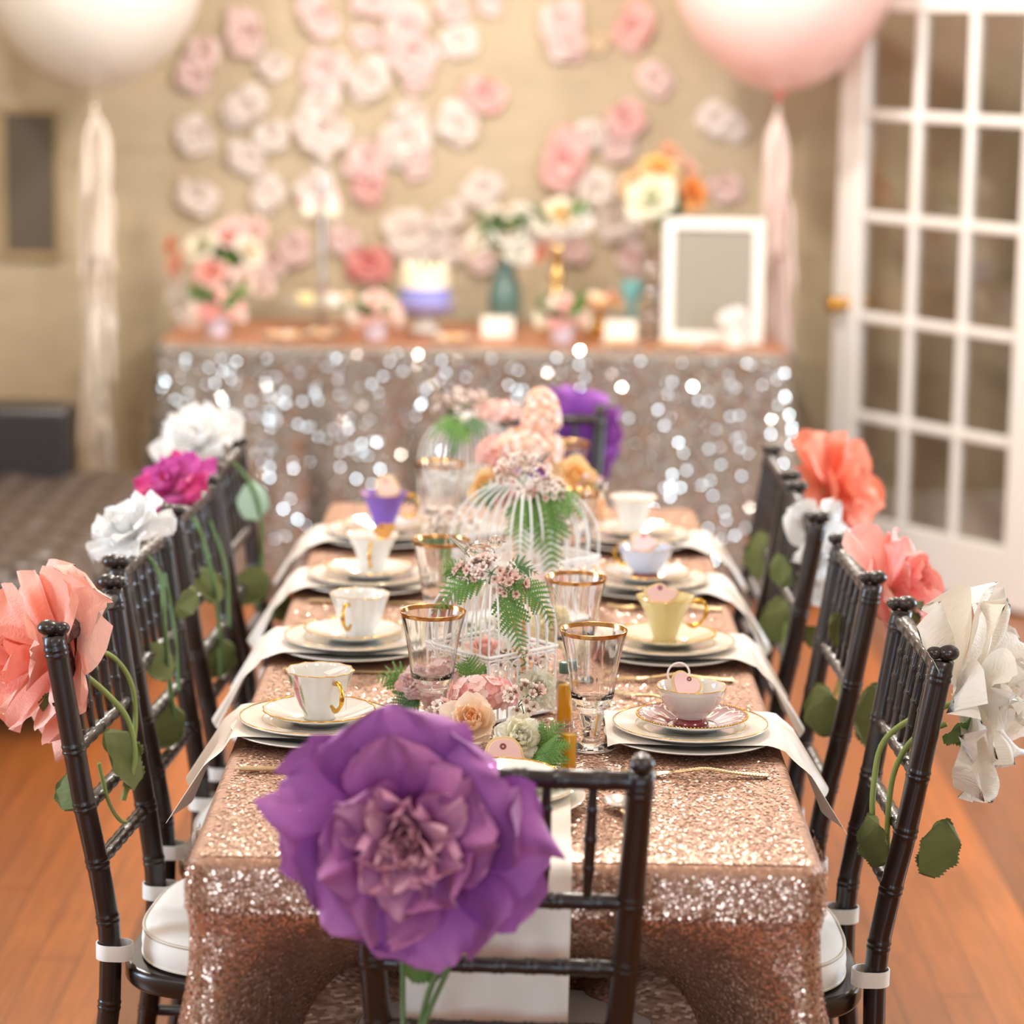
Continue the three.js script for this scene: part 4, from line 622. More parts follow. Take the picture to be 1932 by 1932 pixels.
function rose(label, p, dir, R, pal, leaves = true) {
  const t = thing('rose', label, 'rose', p, 0, 'fresh roses on the dining table'), m = pal.map(c => petalMat(c, .45, false)), k = R;
  bloom(t, [
    { n: 5, len: k * 1.12, wid: k * 1.2, th0: 60, th1: 46, cup: .1, wrap: 1, ruf: .04, r0: k * .1, h0: -k * .5, mat: m[0], spread: 12, crk: .015 },
    { n: 5, len: k * 1.1, wid: k * 1.15, th0: 50, th1: 22, cup: .08, wrap: 1, ruf: .03, r0: k * .1, h0: -k * .47, mat: m[0], spread: 9, crk: .015 },
    { n: 5, len: k * 1.02, wid: k * 1.0, th0: 42, th1: 8, cup: .08, wrap: 1, ruf: .03, r0: k * .08, h0: -k * .42, mat: m[1], spread: 7, crk: .015 },
    { n: 5, len: k * .96, wid: k * .85, th0: 32, th1: -2, cup: .05, wrap: 1, ruf: .03, r0: k * .07, h0: -k * .38, mat: m[1], spread: 6, crk: .01 },
    { n: 5, len: k * .9, wid: k * .66, th0: 22, th1: -8, cup: .05, wrap: 1, ruf: .02, r0: k * .06, h0: -k * .34, mat: m[1], spread: 5, crk: .01 },
    { n: 4, len: k * .84, wid: k * .48, th0: 13, th1: -10, cup: .05, wrap: 1, ruf: .02, r0: k * .04, h0: -k * .3, mat: m[2], spread: 4, crk: .01 },
    { n: 3, len: k * .78, wid: k * .3, th0: 6, th1: -8, cup: .05, wrap: 1, ruf: .01, r0: k * .02, h0: -k * .26, mat: m[2], spread: 3, crk: .01 },
  ], dir, [0, 0, 0], 0);
  part('calyx', moved(lathe([[0, -k * .95], [k * .1, -k * .9], [k * .22, -k * .6], [k * .2, -k * .45], [0, -k * .45]], 14), 0, 0, 0), M.stemDark, t);
  return t;
}
function carnation(label, p, dir, R, hex, cat = 'carnation') {
  const t = thing('carnation', label, cat, p, 0, 'ruffled carnations on the dining table'), m = hex.map(c => petalMat(c, .5, false)), k = R, o = { cup: .05, wrap: .3, fr: 20, ruf: .08, crk: .05, nu: 16, nv: 8, mat: m, spread: 14 };
  bloom(t, [{ ...o, n: 9, len: k, wid: k * .85, th0: 40, th1: 98, r0: k * .05 }, { ...o, n: 9, len: k * .93, wid: k * .75, th0: 25, th1: 74, r0: k * .05, h0: k * .08 }, { ...o, n: 8, len: k * .85, wid: k * .66, th0: 12, th1: 50, r0: k * .05, h0: k * .12 }, { ...o, n: 7, len: k * .8, wid: k * .55, th0: 5, th1: 28, r0: k * .04, h0: k * .14 }, { ...o, n: 5, len: k * .75, wid: k * .4, th0: 0, th1: 8, r0: k * .02, h0: k * .16 }], dir, [0, 0, 0], 0);
  return t;
}
const floretG = mergeGeometries([0, 1, 2, 3].map(i => { const g = petalGeo({ len: .0118, wid: .0132, th0: 60, th1: 95, cup: .1, wrap: .1, ruf: .04, r0: .0008, nu: 4, nv: 4, s: i }); g.rotateY(i * 1.5708); return clean(g); }));
function hydrangea(label, p, size, n, cols, s) { const t = thing('floret_cluster', label, 'flower', p, 0, 'soft floret clusters'), r = RNG(s), m = cols.map(c => petalMat(c, .3, false)); part('stem', sweep([V(0, -size[1], 0), V(0, size[1] * .2, 0)], .002, 4, 6), M.stemDark, t); part('core', moved(new THREE.SphereGeometry(1, 18, 12), 0, 0, 0, 0, 0, 0, size.map(v => v * .86)), m[0], t); for (let i = 0; i < n; i++) { const a = i * 2.4, e = Math.acos(1 - 1.35 * (i + .5) / n), d = V(Math.sin(e) * Math.cos(a), Math.cos(e), Math.sin(e) * Math.sin(a)), o = part('floret', floretG, m[i % m.length], t); o.position.set(d.x * size[0], d.y * size[1], d.z * size[2]); o.quaternion.setFromUnitVectors(V(0, 1, 0), d.add(V((r() - .5) * .5, (r() - .5) * .5, (r() - .5) * .5)).normalize()); o.scale.setScalar(.75 + .4 * r()); } return t; }
const PEACH = ['#fff0df', '#ffe2c0', '#ffcd94'], BLUSH = ['#fbe2d8', '#f9d0c4', '#f5b8aa'], CREAMR = ['#f7efdc', '#f6ead0', '#f3e2b8'], YELLOWR = ['#fbe3b4', '#f9d596', '#f5c476'];
const T0 = TOP + .003;
birdcage('small white wire birdcage nearest the camera', [-.026, T0, -.70], .75, .13, .098, .108);
birdcage('large white wire birdcage in the middle of the table', [.022, T0, -1.30], .72, .172, .115, .125);
birdcage('white wire birdcage farthest away, left of the peach bouquet', [-.088, T0, -2.12], .6, .135, .115, .115);
crystalBird('clear crystal bird on top of the nearest birdcage', [-.045, T0 + .217, -.70], .35, 1.35);
crystalBird('clear crystal bird on top of the middle birdcage', [.03, T0 + .251, -1.30], 2.3, 1.3);
crystalBird('crystal bird on top of the farthest birdcage', [-.075, T0 + .241, -2.12], .5, 1.2);
// sprigs and ferns on the cage tops
const y1 = T0 + .212, y2 = T0 + .25, y3 = T0 + .235;
waxflower('pink and cream waxflower sprig on top of the nearest birdcage', [-.03, y1 - .008, -.675], [.046, .026, .032], 62, 11, .35);
waxflower('dusky pink waxflower sprig right of centre on the nearest cage top', [.0, y1 - .024, -.655], [.026, .022, .02], 18, 12, .9);
waxflower('pale waxflower sprig on the left of the middle cage top', [.015, y2 - .01, -1.275], [.05, .042, .036], 60, 13, .2);
waxflower('mauve waxflower sprig on the right of the middle cage top', [.055, y2 - .03, -1.26], [.034, .03, .028], 30, 14, .5);
waxflower('pale waxflower sprig on the farthest birdcage', [-.10, y3 + .012, -2.09], [.055, .035, .04], 50, 15, .2);
hydrangea('pink floret sprig right of the farthest cage top', [-.03, y3 + .005, -2.08], [.04, .02, .03], 24, ['#f7ccc0', '#f9dad2'], 4);
fern('fern frond pointing left on the nearest cage top', [[-.035, y1 - .012, -.66], [-.075, y1 - .022, -.645], [-.112, y1 - .06, -.635]], .03, M.fern, 11);
fern('short upright fern tip behind the waxflower on the nearest cage', [[-.06, y1 - .015, -.69], [-.085, y1 + .0, -.69], [-.10, y1 + .002, -.68]], .025, M.fern, 8);
fern('fern frond hanging in front of the nearest cage dome', [[-.01, y1 - .02, -.65], [.005, y1 - .07, -.628], [.022, y1 - .118, -.612]], .03, M.fern, 13);
fern('fern frond spreading right on the nearest cage top', [[.0, y1 - .012, -.66], [.035, y1 - .03, -.645], [.062, y1 - .075, -.64]], .03, M.fern, 11);
fern('dark fern tip at right back of the nearest cage top', [[-.01, y1 - .01, -.69], [.015, y1 + .002, -.69], [.04, y1 - .008, -.685]], .024, M.fernDark, 8);
fern('broad fern frond hanging right of centre on the middle cage', [[.045, y2 - .03, -1.25], [.06, y2 - .09, -1.215], [.07, y2 - .165, -1.19]], .042, M.fern, 13);
fern('fern frond hanging at the centre of the middle cage', [[.02, y2 - .03, -1.25], [.015, y2 - .08, -1.21], [.012, y2 - .125, -1.19]], .036, M.fern, 11);
fern('fern frond reaching right on the middle cage top', [[.05, y2 - .03, -1.26], [.09, y2 - .04, -1.24], [.118, y2 - .065, -1.23]], .036, M.fern, 10);
fern('dark fern frond at left behind the middle cage top', [[.0, y2 - .02, -1.30], [-.035, y2 - .03, -1.31], [-.065, y2 - .06, -1.31]], .034, M.fernDark, 10);
fern('fern frond hanging left on the farthest cage', [[-.10, y3 - .005, -2.07], [-.135, y3 - .02, -2.05], [-.165, y3 - .045, -2.05]], .03, M.fern, 10);
fern('fern frond hanging in front of the farthest cage', [[-.09, y3 - .01, -2.06], [-.105, y3 - .035, -2.03], [-.118, y3 - .075, -2.02]], .03, M.fern, 11);
fern('fern frond right of centre on the farthest cage', [[-.08, y3, -2.06], [-.065, y3 - .025, -2.03], [-.06, y3 - .045, -2.02]], .024, M.fernDark, 9);
// flowers round and in the nearest cage
rose('peach rose at the very front of the table flowers', [-.050, T0 + .056, -.415], [-.06, .66, .74], .041, PEACH);
carnation('white ruffled carnation right of the peach rose', [.012, T0 + .034, -.385], [.2, .6, .75], .04, ['#fffbe8', '#fffdf2', '#fcf8e0']);
carnation('white carnation inside the nearest cage at its right corner', [.035, T0 + .035, -.665], [.3, .6, .7], .036, ['#fffcf0', '#fdf8e6']);
hydrangea('pink florets just above the peach rose', [-.035, T0 + .068, -.51], [.045, .024, .026], 40, ['#f9d3cc', '#fbe2dd', '#f4b8b0'], 21);
hydrangea('pink florets inside the left corner of the nearest cage', [-.09, T0 + .045, -.655], [.03, .035, .03], 26, ['#f8cfc9', '#fbe3de'], 22);
waxflower('cream waxflower sprig between the rose and the cage wall', [.022, T0 + .062, -.49], [.028, .03, .022], 30, 23, .12);
waxflower('mauve waxflower sprig in the basket of the nearest cage', [.01, T0 + .085, -.65], [.04, .018, .02], 24, 24, .5);
waxflower('pale waxflower sprig left of the peach rose', [-.095, T0 + .05, -.45], [.02, .025, .02], 18, 25, .2);
rose('blush rose inside the nearest cage', [-.035, T0 + .085, -.70], [0, .95, .3], .034, BLUSH);
rose('cream rose inside the nearest cage at left', [-.075, T0 + .07, -.685], [-.3, .8, .5], .03, CREAMR);
rose('pale peach rose inside the nearest cage at right', [.015, T0 + .07, -.70], [.3, .85, .4], .03, PEACH);
carnation('pale pink carnation left of the nearest cage', [-.132, T0 + .04, -.67], [-.4, .5, .7], .031, ['#fde6e4', '#fbd8d6', '#fdeeec']);
fern('fern frond left of the pale pink carnation', [[-.13, T0 + .02, -.70], [-.165, T0 + .05, -.70], [-.195, T0 + .045, -.69]], .032, M.fern, 10);
fern('drooping fern frond below the pale pink carnation', [[-.125, T0 + .03, -.66], [-.15, T0 + .02, -.64], [-.165, T0 + .004, -.61]], .03, M.fernDark, 10);
fern('curled fern frond lying left of the front goblet', [[-.15, T0 + .004, -.60], [-.165, T0 + .02, -.57], [-.15, T0 + .01, -.54], [-.125, T0 + .006, -.545]], .02, M.fernDark, 12);
fern('grey green fern frond left of the peach rose', [[-.075, T0 + .01, -.41], [-.10, T0 + .035, -.40], [-.12, T0 + .03, -.39]], .03, M.fernDark, 10);
fern('fern frond under the peach rose', [[-.07, T0 + .008, -.37], [-.045, T0 + .012, -.355], [-.015, T0 + .01, -.35]], .026, M.fernDark, 9);
fern('fern tip rising above the pink florets before the cage', [[-.05, T0 + .07, -.57], [-.055, T0 + .095, -.57], [-.06, T0 + .112, -.565]], .026, M.fern, 8);
fern('bright fern frond at the right of the white carnation', [[.035, T0 + .02, -.37], [.055, T0 + .05, -.36], [.072, T0 + .072, -.365]], .032, M.fern, 11);
fern('fern frond pointing down beside the amber vial', [[.035, T0 + .03, -.36], [.052, T0 + .02, -.34], [.066, T0 + .004, -.315]], .032, M.fern, 11);
fern('fern frond crossing in front of the amber vial', [[.035, T0 + .025, -.35], [.06, T0 + .04, -.335], [.085, T0 + .048, -.335]], .028, M.fern, 11);
// between the cages
rose('peach rose between the nearest and middle cages', [.015, T0 + .06, -1.0], [0, .7, .7], .036, PEACH);
rose('blush rose left of the middle cage base', [-.10, T0 + .045, -1.12], [-.4, .6, .7], .036, BLUSH);
rose('apricot rose at the foot of the middle cage', [.03, T0 + .05, -1.16], [.1, .6, .8], .036, PEACH);
rose('cream rose inside the middle cage', [.0, T0 + .07, -1.28], [-.2, .8, .5], .038, CREAMR);
rose('blush rose inside the middle cage at right', [.065, T0 + .065, -1.28], [.3, .8, .5], .036, BLUSH);
carnation('white carnation right of the nearest cage, behind the goblets', [.06, T0 + .055, -.98], [.1, .7, .7], .04, ['#fffae2', '#fdf4d6']);
carnation('white carnation on the table between the two nearer cages', [-.025, T0 + .05, -.93], [-.1, .8, .6], .042, ['#fffdf6', '#fbf8ec']);
fern('fern frond between the two nearer cages', [[-.02, T0 + .04, -.90], [-.06, T0 + .07, -.88], [-.085, T0 + .06, -.87]], .03, M.fernDark, 10);
waxflower('white waxflower sprig left behind the middle cage', [-.105, T0 + .085, -1.62], [.045, .05, .04], 44, 31, .1);
fern('fern frond left behind the middle cage', [[-.10, T0 + .04, -1.6], [-.135, T0 + .075, -1.58], [-.165, T0 + .06, -1.56]], .04, M.fernDark, 10);
fern('low fern frond left of the middle cage', [[-.08, T0 + .02, -1.5], [-.11, T0 + .05, -1.47], [-.12, T0 + .04, -1.45]], .04, M.fern, 9);
solo('fallen_petal', 'dusky pink petal lying on the cloth by the yellow cup', 'petal', petalGeo({ len: .035, wid: .03, th0: 80, th1: 88, cup: .25, wrap: .1 }), petalMat('#d98e8c', .2, false), [.125, T0 + .001, -1.0], .6);
carnation('white carnation inside the farthest cage at left', [-.115, T0 + .09, -2.10], [-.2, .8, .5], .04, ['#fffdf6', '#fbf8f4']);
carnation('white carnation inside the farthest cage at right', [-.06, T0 + .085, -2.10], [.3, .8, .5], .038, ['#fffdf6', '#fbf8f4']);
// peach bouquet between the middle and farthest cages
{
  const x = .045, z = -1.78;
  const v = thing('bouquet_vase', 'white vase of the peach and yellow bouquet behind the middle cage', 'vase', [x, T0, z]); part('body', lathe([[0, 0], [.03, 0], [.038, .02], [.04, .06], [.03, .1], [.034, .112], [.031, .112], [.027, .1], [.036, .06], [.034, .02], [0, .004]], 32), M.china, v);
  rose('big yellow rose at the right of the peach bouquet', [x + .065, T0 + .165, z + .03], [.35, .7, .6], .052, YELLOWR);
  rose('yellow rose at the left of the peach bouquet', [x - .085, T0 + .145, z + .01], [-.6, .6, .5], .046, YELLOWR);
  rose('pale pink rose low on the left of the peach bouquet', [x - .05, T0 + .145, z + .05], [-.3, .6, .7], .044, ['#f7d8d2', '#f4c6c2', '#efb0ae']);
  rose('apricot rose at the right edge of the peach bouquet', [x + .10, T0 + .11, z], [.8, .4, .4], .042, PEACH);
  hydrangea('tall peach stock flower spike topping the bouquet', [x + .005, T0 + .27, z], [.032, .055, .03], 46, ['#fbdcc8', '#f9cdb0', '#fce8da'], 41);
  hydrangea('peach stock florets in the middle of the bouquet', [x - .015, T0 + .215, z + .01], [.06, .04, .045], 60, ['#fbdfce', '#f8cfb6', '#fcebe0'], 42);
  hydrangea('pink stock florets at the left top of the bouquet', [x - .07, T0 + .205, z], [.038, .03, .03], 34, ['#f5c9bd', '#f0b2a6'], 43);
  waxflower('mauve waxflower sprig at the right of the peach bouquet', [x + .1, T0 + .155, z + .05], [.03, .025, .03], 16, 44, .8);
  for (let i = 0; i < 7; i++) { const a = i * .9; fern(['fern frond at the left of the peach bouquet', 'fern frond behind the peach bouquet', 'fern tip left behind the yellow rose', 'fern frond at the right behind the apricot rose', 'fern frond low at the right of the peach bouquet', 'fern frond low in front of the peach bouquet', 'fern frond low left of the peach bouquet'][i], [[x, T0 + .1, z], [x - .07 * Math.cos(a), T0 + .14, z + .06 * Math.sin(a * 2)], [x - .125 * Math.cos(a), T0 + .125, z + .09 * Math.sin(a * 2)]], .036, i % 2 ? M.fernDark : M.fern, 8); }
}
// ---------------------------------------------------------------- paper flowers on the back wall: x, y, radius, kind
const WALLFLOWERS = [[-0.916,1.703,0.076,'p'],[-1.057,1.631,0.067,'p'],[-1.083,1.553,0.076,'p'],[-0.819,1.592,0.056,'w'],[-0.916,1.459,0.076,'w'],[-1.084,1.36,0.065,'w'],[-0.827,1.359,0.072,'w'],[-0.907,1.284,0.072,'w'],[-1.076,1.158,0.081,'w'],[-0.836,1.171,0.058,'w'],[-0.67,1.759,0.079,'p'],[-0.676,1.168,0.083,'w'],[-0.714,1.819,0.045,'p'],[-0.648,1.586,0.079,'p'],[-0.669,1.464,0.081,'w'],[-0.66,1.385,0.088,'w'],[-0.502,1.554,0.092,'w'],[-0.512,1.692,0.054,'p'],[-0.49,1.814,0.076,'p'],[-0.38,1.729,0.085,'p'],[-0.362,1.643,0.094,'p'],[-0.343,1.565,0.063,'p'],[-0.223,1.792,0.067,'p'],[-0.204,1.684,0.068,'w'],[-0.101,1.829,0.054,'p'],[-0.119,1.508,0.076,'k'],[-0.206,1.41,0.085,'w'],[-0.36,1.443,0.067,'w'],[-0.377,1.36,0.088,'w'],[-0.34,1.294,0.067,'p'],[-0.505,1.282,0.076,'p'],[-0.499,1.2,0.083,'k'],[-0.118,1.197,0.074,'w'],[-0.232,1.102,0.067,'w'],[-0.361,1.037,0.083,'w'],[-0.497,0.937,0.086,'K'],[-0.578,1.016,0.063,'p'],[-0.827,0.932,0.067,'p'],[-0.952,1.036,0.054,'p'],[-0.132,0.979,0.065,'p'],[0.137,1.755,0.081,'p'],[0.153,1.686,0.088,'p'],[0.253,1.688,0.045,'c'],[0.375,1.742,0.079,'k'],[0.453,1.57,0.059,'p'],[0.356,1.432,0.076,'k'],[0.247,1.383,0.068,'w'],[0.336,1.349,0.065,'p'],[0.155,1.302,0.099,'k'],[0.664,1.442,0.063,'w'],[0.727,1.403,0.049,'w'],[0.698,1.215,0.065,'p'],[0.342,1.094,0.086,'w'],[0.264,1.198,0.067,'w'],[0.179,1.002,0.063,'p'],[0.393,0.97,0.063,'p'],[-0.222,0.995,0.072,'w'],[-0.747,0.986,0.063,'p']];
{
  const cols = { p: [['#f3d8d3', '#f5e0dc'], 'pale pink'], w: [['#f3e6de', '#f6ede7'], 'cream white'], k: [['#f3bfba', '#f6d0cb'], 'rose pink'], K: [['#ea9d97', '#f0aba4'], 'deep coral pink'], c: [['#e9d3ad', '#efdfc2'], 'small beige'] };
  const rowsOf = [[1.66, 'topmost'], [1.5, 'second'], [1.33, 'third'], [1.12, 'fourth'], [-9, 'lowest']], byRow = {};
  const rowName = (y) => rowsOf.find(r => y > r[0])[1], list = WALLFLOWERS.map((f, i) => [...f, i]);
  list.forEach(f => (byRow[rowName(f[1])] ??= []).push(f)); const label = [], ord = ['first', 'second', 'third', 'fourth', 'fifth', 'sixth', 'seventh', 'eighth', 'ninth', 'tenth', 'eleventh', 'twelfth', 'thirteenth', 'fourteenth', 'fifteenth'];
  for (const [rn, l] of Object.entries(byRow)) { l.sort((a, b) => a[0] - b[0]); l.forEach((f, k) => { label[f[4]] = `${cols[f[3]][1]} paper flower on tan wall, ${ord[k]} from left in the ${rn} row`; }); }
  const protos = {};
  list.forEach(([x, y, R, c, i]) => {
    const z = -6.15, v = i % 3, key = c + v;
    let t;
    if (!protos[key]) {
      t = protos[key] = thing('paper_flower', label[i], 'paper flower', [x, y, z], 0, 'paper flowers scattered over the back wall'); const m = cols[c][0].map(h => petalMat(h, .3, false)), k = 1;
      const b = bloom(t, [{ n: 6, len: k, wid: k * 1.05, th0: 50, th1: 88 + v * 8, cup: .08, wrap: .25, ruf: .12, r0: .05, h0: .12, mat: m, spread: 24, crk: .12, nu: 6, nv: 7, s: v + 1 }, { n: 5, len: k * .72, wid: k * .8, th0: 22, th1: 55, cup: .1, wrap: .5, ruf: .12, r0: .05, h0: .2, mat: m[1], spread: 16, crk: .1, nu: 6, nv: 6, s: v + 2 }, { n: 3, len: k * .45, wid: k * .45, th0: 4, th1: 20, cup: .1, wrap: .8, ruf: .08, r0: .03, h0: .25, mat: m[0], nu: 5, nv: 5, s: v + 3 }], [0, 0, 1], [0, 0, 0]);
      part('backing', moved(new THREE.CylinderGeometry(.3, .12, .3, 12), 0, 0, .15, Math.PI / 2), m[0], t);
    } else { t = copy(protos[key], label[i], [x, y, z], 0, 'paper flowers scattered over the back wall'); }
    t.scale.set(R * (1 + .16 * Math.sin(i * 3)), R * (1 + .2 * Math.sin(i * 5 + 1)), R * .95); t.rotation.z = i * 1.3;
  });
}
// ---------------------------------------------------------------- balloons with tassel garlands
function balloon(label, p, R, hex, knotHex) {
  const t = thing('balloon', label, 'balloon', p), pr = []; for (let i = 0; i <= 40; i++) { const a = Math.PI * i / 40, k = 1 - Math.cos(a); const y = -Math.cos(a), r = Math.sin(a) * (y < 0 ? 1 - .16 * y * y * (1 - .3 * y) * .9 : 1); pr.push([R * Math.max(0, r), R * (y * 1.0 + 1 + (y < 0 ? 0 : .03 * y)) + .02]); }
  part('skin', lathe(pr, 64), std({ color: hex, roughness: .32, transmission: .35, clearcoat: .35, clearcoatRoughness: .2, sheen: .2 }), t);
  part('knot', lathe([[.0, .03], [.012, .026], [.007, .014], [.0085, .008], [.016, -.004], [.017, -.008], [.012, -.006], [.006, .004], [0, .004]], 20), std({ color: knotHex, roughness: .4 }), t); return t;
}
balloon('large white balloon hovering at the left, tassels hanging below', [-1.325, 1.50, -5.52], .335, '#efebe4', '#d8c9a8');
balloon('large pink balloon hovering at the right, tassels hanging below', [.812, 1.53, -5.52], .335, '#f9dcd7', '#e08078');
function garland(label, p, len, tiers, s, hex) {
  const t = thing('tassel_garland', label, 'garland', p, 0, 'tassel garlands under the balloons'), r = RNG(s), m = std({ color: hex, roughness: .8, transmission: .3 });
  part('string', sweep([V(0, 0, 0), V(.004, -len * .5, 0), V(0, -len, 0)], .0015, 8, 6), M.linen, t);
  tiers.forEach(([y0, l, w, dx], k) => {
    const strips = []; for (let i = 0; i < 26; i++) { const a = r() * 6.283, q = Math.sqrt(r()) * w * .66, L = l * (.75 + .3 * r()), ex = Math.cos(a) * q, ez = Math.sin(a) * q * .8, tw = r() * 3; strips.push(surface((u, v) => { const f = sm(0, .35, v) * (.75 + .25 * v), wid = .012 * (.4 + .6 * sm(0, .2, v)); return V(ex * f + (u - .5) * wid * Math.cos(tw + v) + .004 * Math.sin(v * 6 + i), -v * L, ez * f + (u - .5) * wid * Math.sin(tw + v)); }, 1, 8)); }
    const g = new THREE.Group(); const o = part('tassel', merge(strips), m, t); o.position.set(dx, -y0, 0); const b = part('tassel_band', lathe([[0, .004], [.007, .002], [.008, -.01], [.006, -.014], [0, -.014]], 12), M.linen, o);
  });
  return t;
}
garland('long cream tassel garland hanging from the white balloon to the sofa', [-1.325, 1.50, -5.52], 1.16, [[.03, .32, .075, 0], [.22, .34, .085, .006], [.42, .34, .08, .006], [.62, .34, .085, .002], [.82, .34, .08, -.01], [1.0, .22, .07, .01]], 61, '#f2e8dc');
garland('pink white tassel garland hanging from the pink balloon behind the frame', [.812, 1.525, -5.56], .82, [[.03, .36, .085, .0], [.25, .34, .09, .012], [.46, .30, .075, .03], [.62, .24, .07, .035]], 62, '#f3e0da');
// ---------------------------------------------------------------- panel on the wall, leather daybed
{ const t = thing('wall_panel', 'dark grey framed panel on the tan wall below the white balloon', 'panel', [-1.635, 1.19, -6.14]); part('board', box(.165, .46, .016, 0, 0, .006), M.panel, t); part('frame', merge([box(.185, .02, .022, 0, .24, .006, .003), box(.185, .025, .022, 0, -.243, .006, .003), box(.02, .5, .022, -.092, 0, .006, .003), box(.02, .5, .022, .092, 0, .006, .003)]), std({ color: '#a38c66', roughness: .7 }), t); }
{
  const t = thing('leather_daybed', 'brown leather tufted daybed with a black bolster behind the left chairs', 'sofa', [0, 0, 0]), x0 = -2.25, x1 = -1.03, z0 = -4.98, z1 = -3.42, y = .42, nx = 7, nz = 9;
  const px = (x1 - x0) / nx, pz = (z1 - z0) / nz;
  part('seat', surface((u, v) => { const x = x0 + (x1 - x0) * u, z = z1 + (z0 - z1) * v, e = Math.min(u, 1 - u) * (x1 - x0), f = Math.min(v, 1 - v) * (z1 - z0), round = -.04 * (1 - sm(0, .05, Math.min(e, f))), a = (x - x0) / px * Math.PI, b = (z - z0) / pz * Math.PI, q = Math.abs(Math.sin(a / 1 + b) * Math.sin(a - b)); return V(x, y - .03 + .032 * Math.pow(q, .4) + round, z); }, 90, 110), M.leatherBrown, t);
  part('base', box(x1 - x0, .27, z1 - z0, (x0 + x1) / 2, .245, (z0 + z1) / 2, .03), M.leather, t);
  const buttons = []; for (let i = 1; i < nx * 2; i++) for (let j = 1; j < nz * 2; j++) if ((i + j) % 2 === 0 && i % 1 === 0) { if ((i % 2) === (j % 2) && i % 2 === 0) buttons.push(moved(new THREE.SphereGeometry(.009, 8, 6), x0 + i * px / 2, y - .028, z0 + j * pz / 2, 0, 0, 0, [1, .5, 1])); }
  part('buttons', merge(buttons), M.leather, t);
  part('bolster', box(.98, .27, .2, -1.79, .485, -4.9, .03), M.leather, t);
  for (const [a, b] of [[x0 + .08, z0 + .08], [x1 - .08, z0 + .08], [x0 + .08, z1 - .08], [x1 - .08, z1 - .08]]) part('foot', lathe([[0, 0], [.018, 0], [.026, .11], [0, .11]], 16), M.mahogany, t).position.set(a, 0, b);
}
// ---------------------------------------------------------------- the dessert table's load
const TD = TOP + .006;
function bouquet(label, p, balls, leaves, s) {                // one arrangement that lifts out of its vase
  const t = thing('flower_bouquet', label, 'bouquet', p), r = RNG(s);
  balls.forEach(([x, y, z, R, c0, c1]) => { const m = [petalMat(c0, .3, false), petalMat(c1 ?? c0, .3, false)], b = bloom(t, [{ n: 6, len: 1, wid: 1.05, th0: 42, th1: 95, cup: .1, wrap: .5, ruf: .06, r0: .06, mat: m[0], nu: 6, nv: 7, spread: 14 }, { n: 5, len: .82, wid: .85, th0: 22, th1: 50, cup: .1, wrap: .8, ruf: .04, r0: .06, h0: .05, mat: m[1], nu: 6, nv: 6 }, { n: 4, len: .68, wid: .55, th0: 6, th1: 8, cup: .1, wrap: 1, ruf: .04, r0: .04, h0: .08, mat: m[1], nu: 5, nv: 5 }], [x * 3, .08 + y, .18 + z * 2], [x, y, z], r() * 6); b.scale.setScalar(R * 1.22); part('stem', sweep([V(0, -.04, 0), V(x * .4, y * .4, z * .4), V(x, y, z)], .002, 8, 5), M.stemDark, t); });
  for (let i = 0; i < leaves; i++) { const a = i * 2.4, q = .4 + .6 * r(); const X = Math.cos(a), Z = Math.sin(a); leaf(t, leafMid, i % 2 ? M.leaf : M.fernDark, [X * .035, .01 + .05 * r(), Z * .035], [.6 + .5 * r(), Math.atan2(X, Z), 0], .9 + .6 * r()); }
  return t;
}
const lvase = (name, label, p, prof, mat, cat = 'vase') => { const t = thing(name, label, cat, p); part('body', lathe(prof, 40), mat, t); return t; };
lvase('vase', 'clear glass vase at the left end of the dessert table', [-.95, TD, -5.72], [[0, 0], [.045, 0], [.05, .02], [.05, .16], [.046, .16], [.046, .012], [0, .008]], M.glass);
bouquet('pink and cream bouquet at the left end of the dessert table', [-.95, TD + .15, -5.72], [[-.12, .04, .03, .05, '#f7d9c4', '#f3b79a'], [-.05, .09, .04, .055, '#f6f1e0', '#f3ead2'], [.02, .12, .0, .05, '#f5d3cc', '#f0bdb4'], [.08, .08, .03, .05, '#f7efe0', '#f0e3cc'], [.10, .15, -.02, .045, '#f6d9d3'], [-.02, .02, .08, .05, '#f1c4ba', '#efae9f'], [-.12, -.05, .04, .05, '#f3ebe2'], [.07, .0, .06, .045, '#f4ded6'], [-.15, .1, 0, .032, '#f2a171', '#ee8e5a'], [-.09, -.10, .05, .055, '#f4ece4'], [.13, -.02, .03, .04, '#f3dfd8']], 16, 71);
const smallCup = [[0, 0], [.03, 0], [.034, .01], [.04, .07], [.037, .07], [.031, .01], [0, .006]];
[['left', -.925, -5.36, '#f7e6dc', '#f2b5ac'], ['centre left', -.435, -5.34, '#f6e9de', '#f3c4b8'], ['right of centre', .145, -5.34, '#f6f0dc', '#f3b9b4']].forEach(([w, x, z, a, b], i) => {
  lvase('flower_cup', `pale lilac cup of flowers at the front of dessert table, ${w}`, [x, TD, z], smallCup, std({ color: '#d5d3e4', roughness: .2, clearcoat: .6 }), 'cup');
  bouquet(`small posy in the pale cup at the front of dessert table, ${w}`, [x, TD + .05, z], [[-.04, .035, .02, .04, a], [.03, .045, .02, .042, b, a], [0, .06, -.02, .038, a, b], [.055, .025, .0, .032, a], [-.015, .03, .04, .034, b]], 7, 80 + i);
});
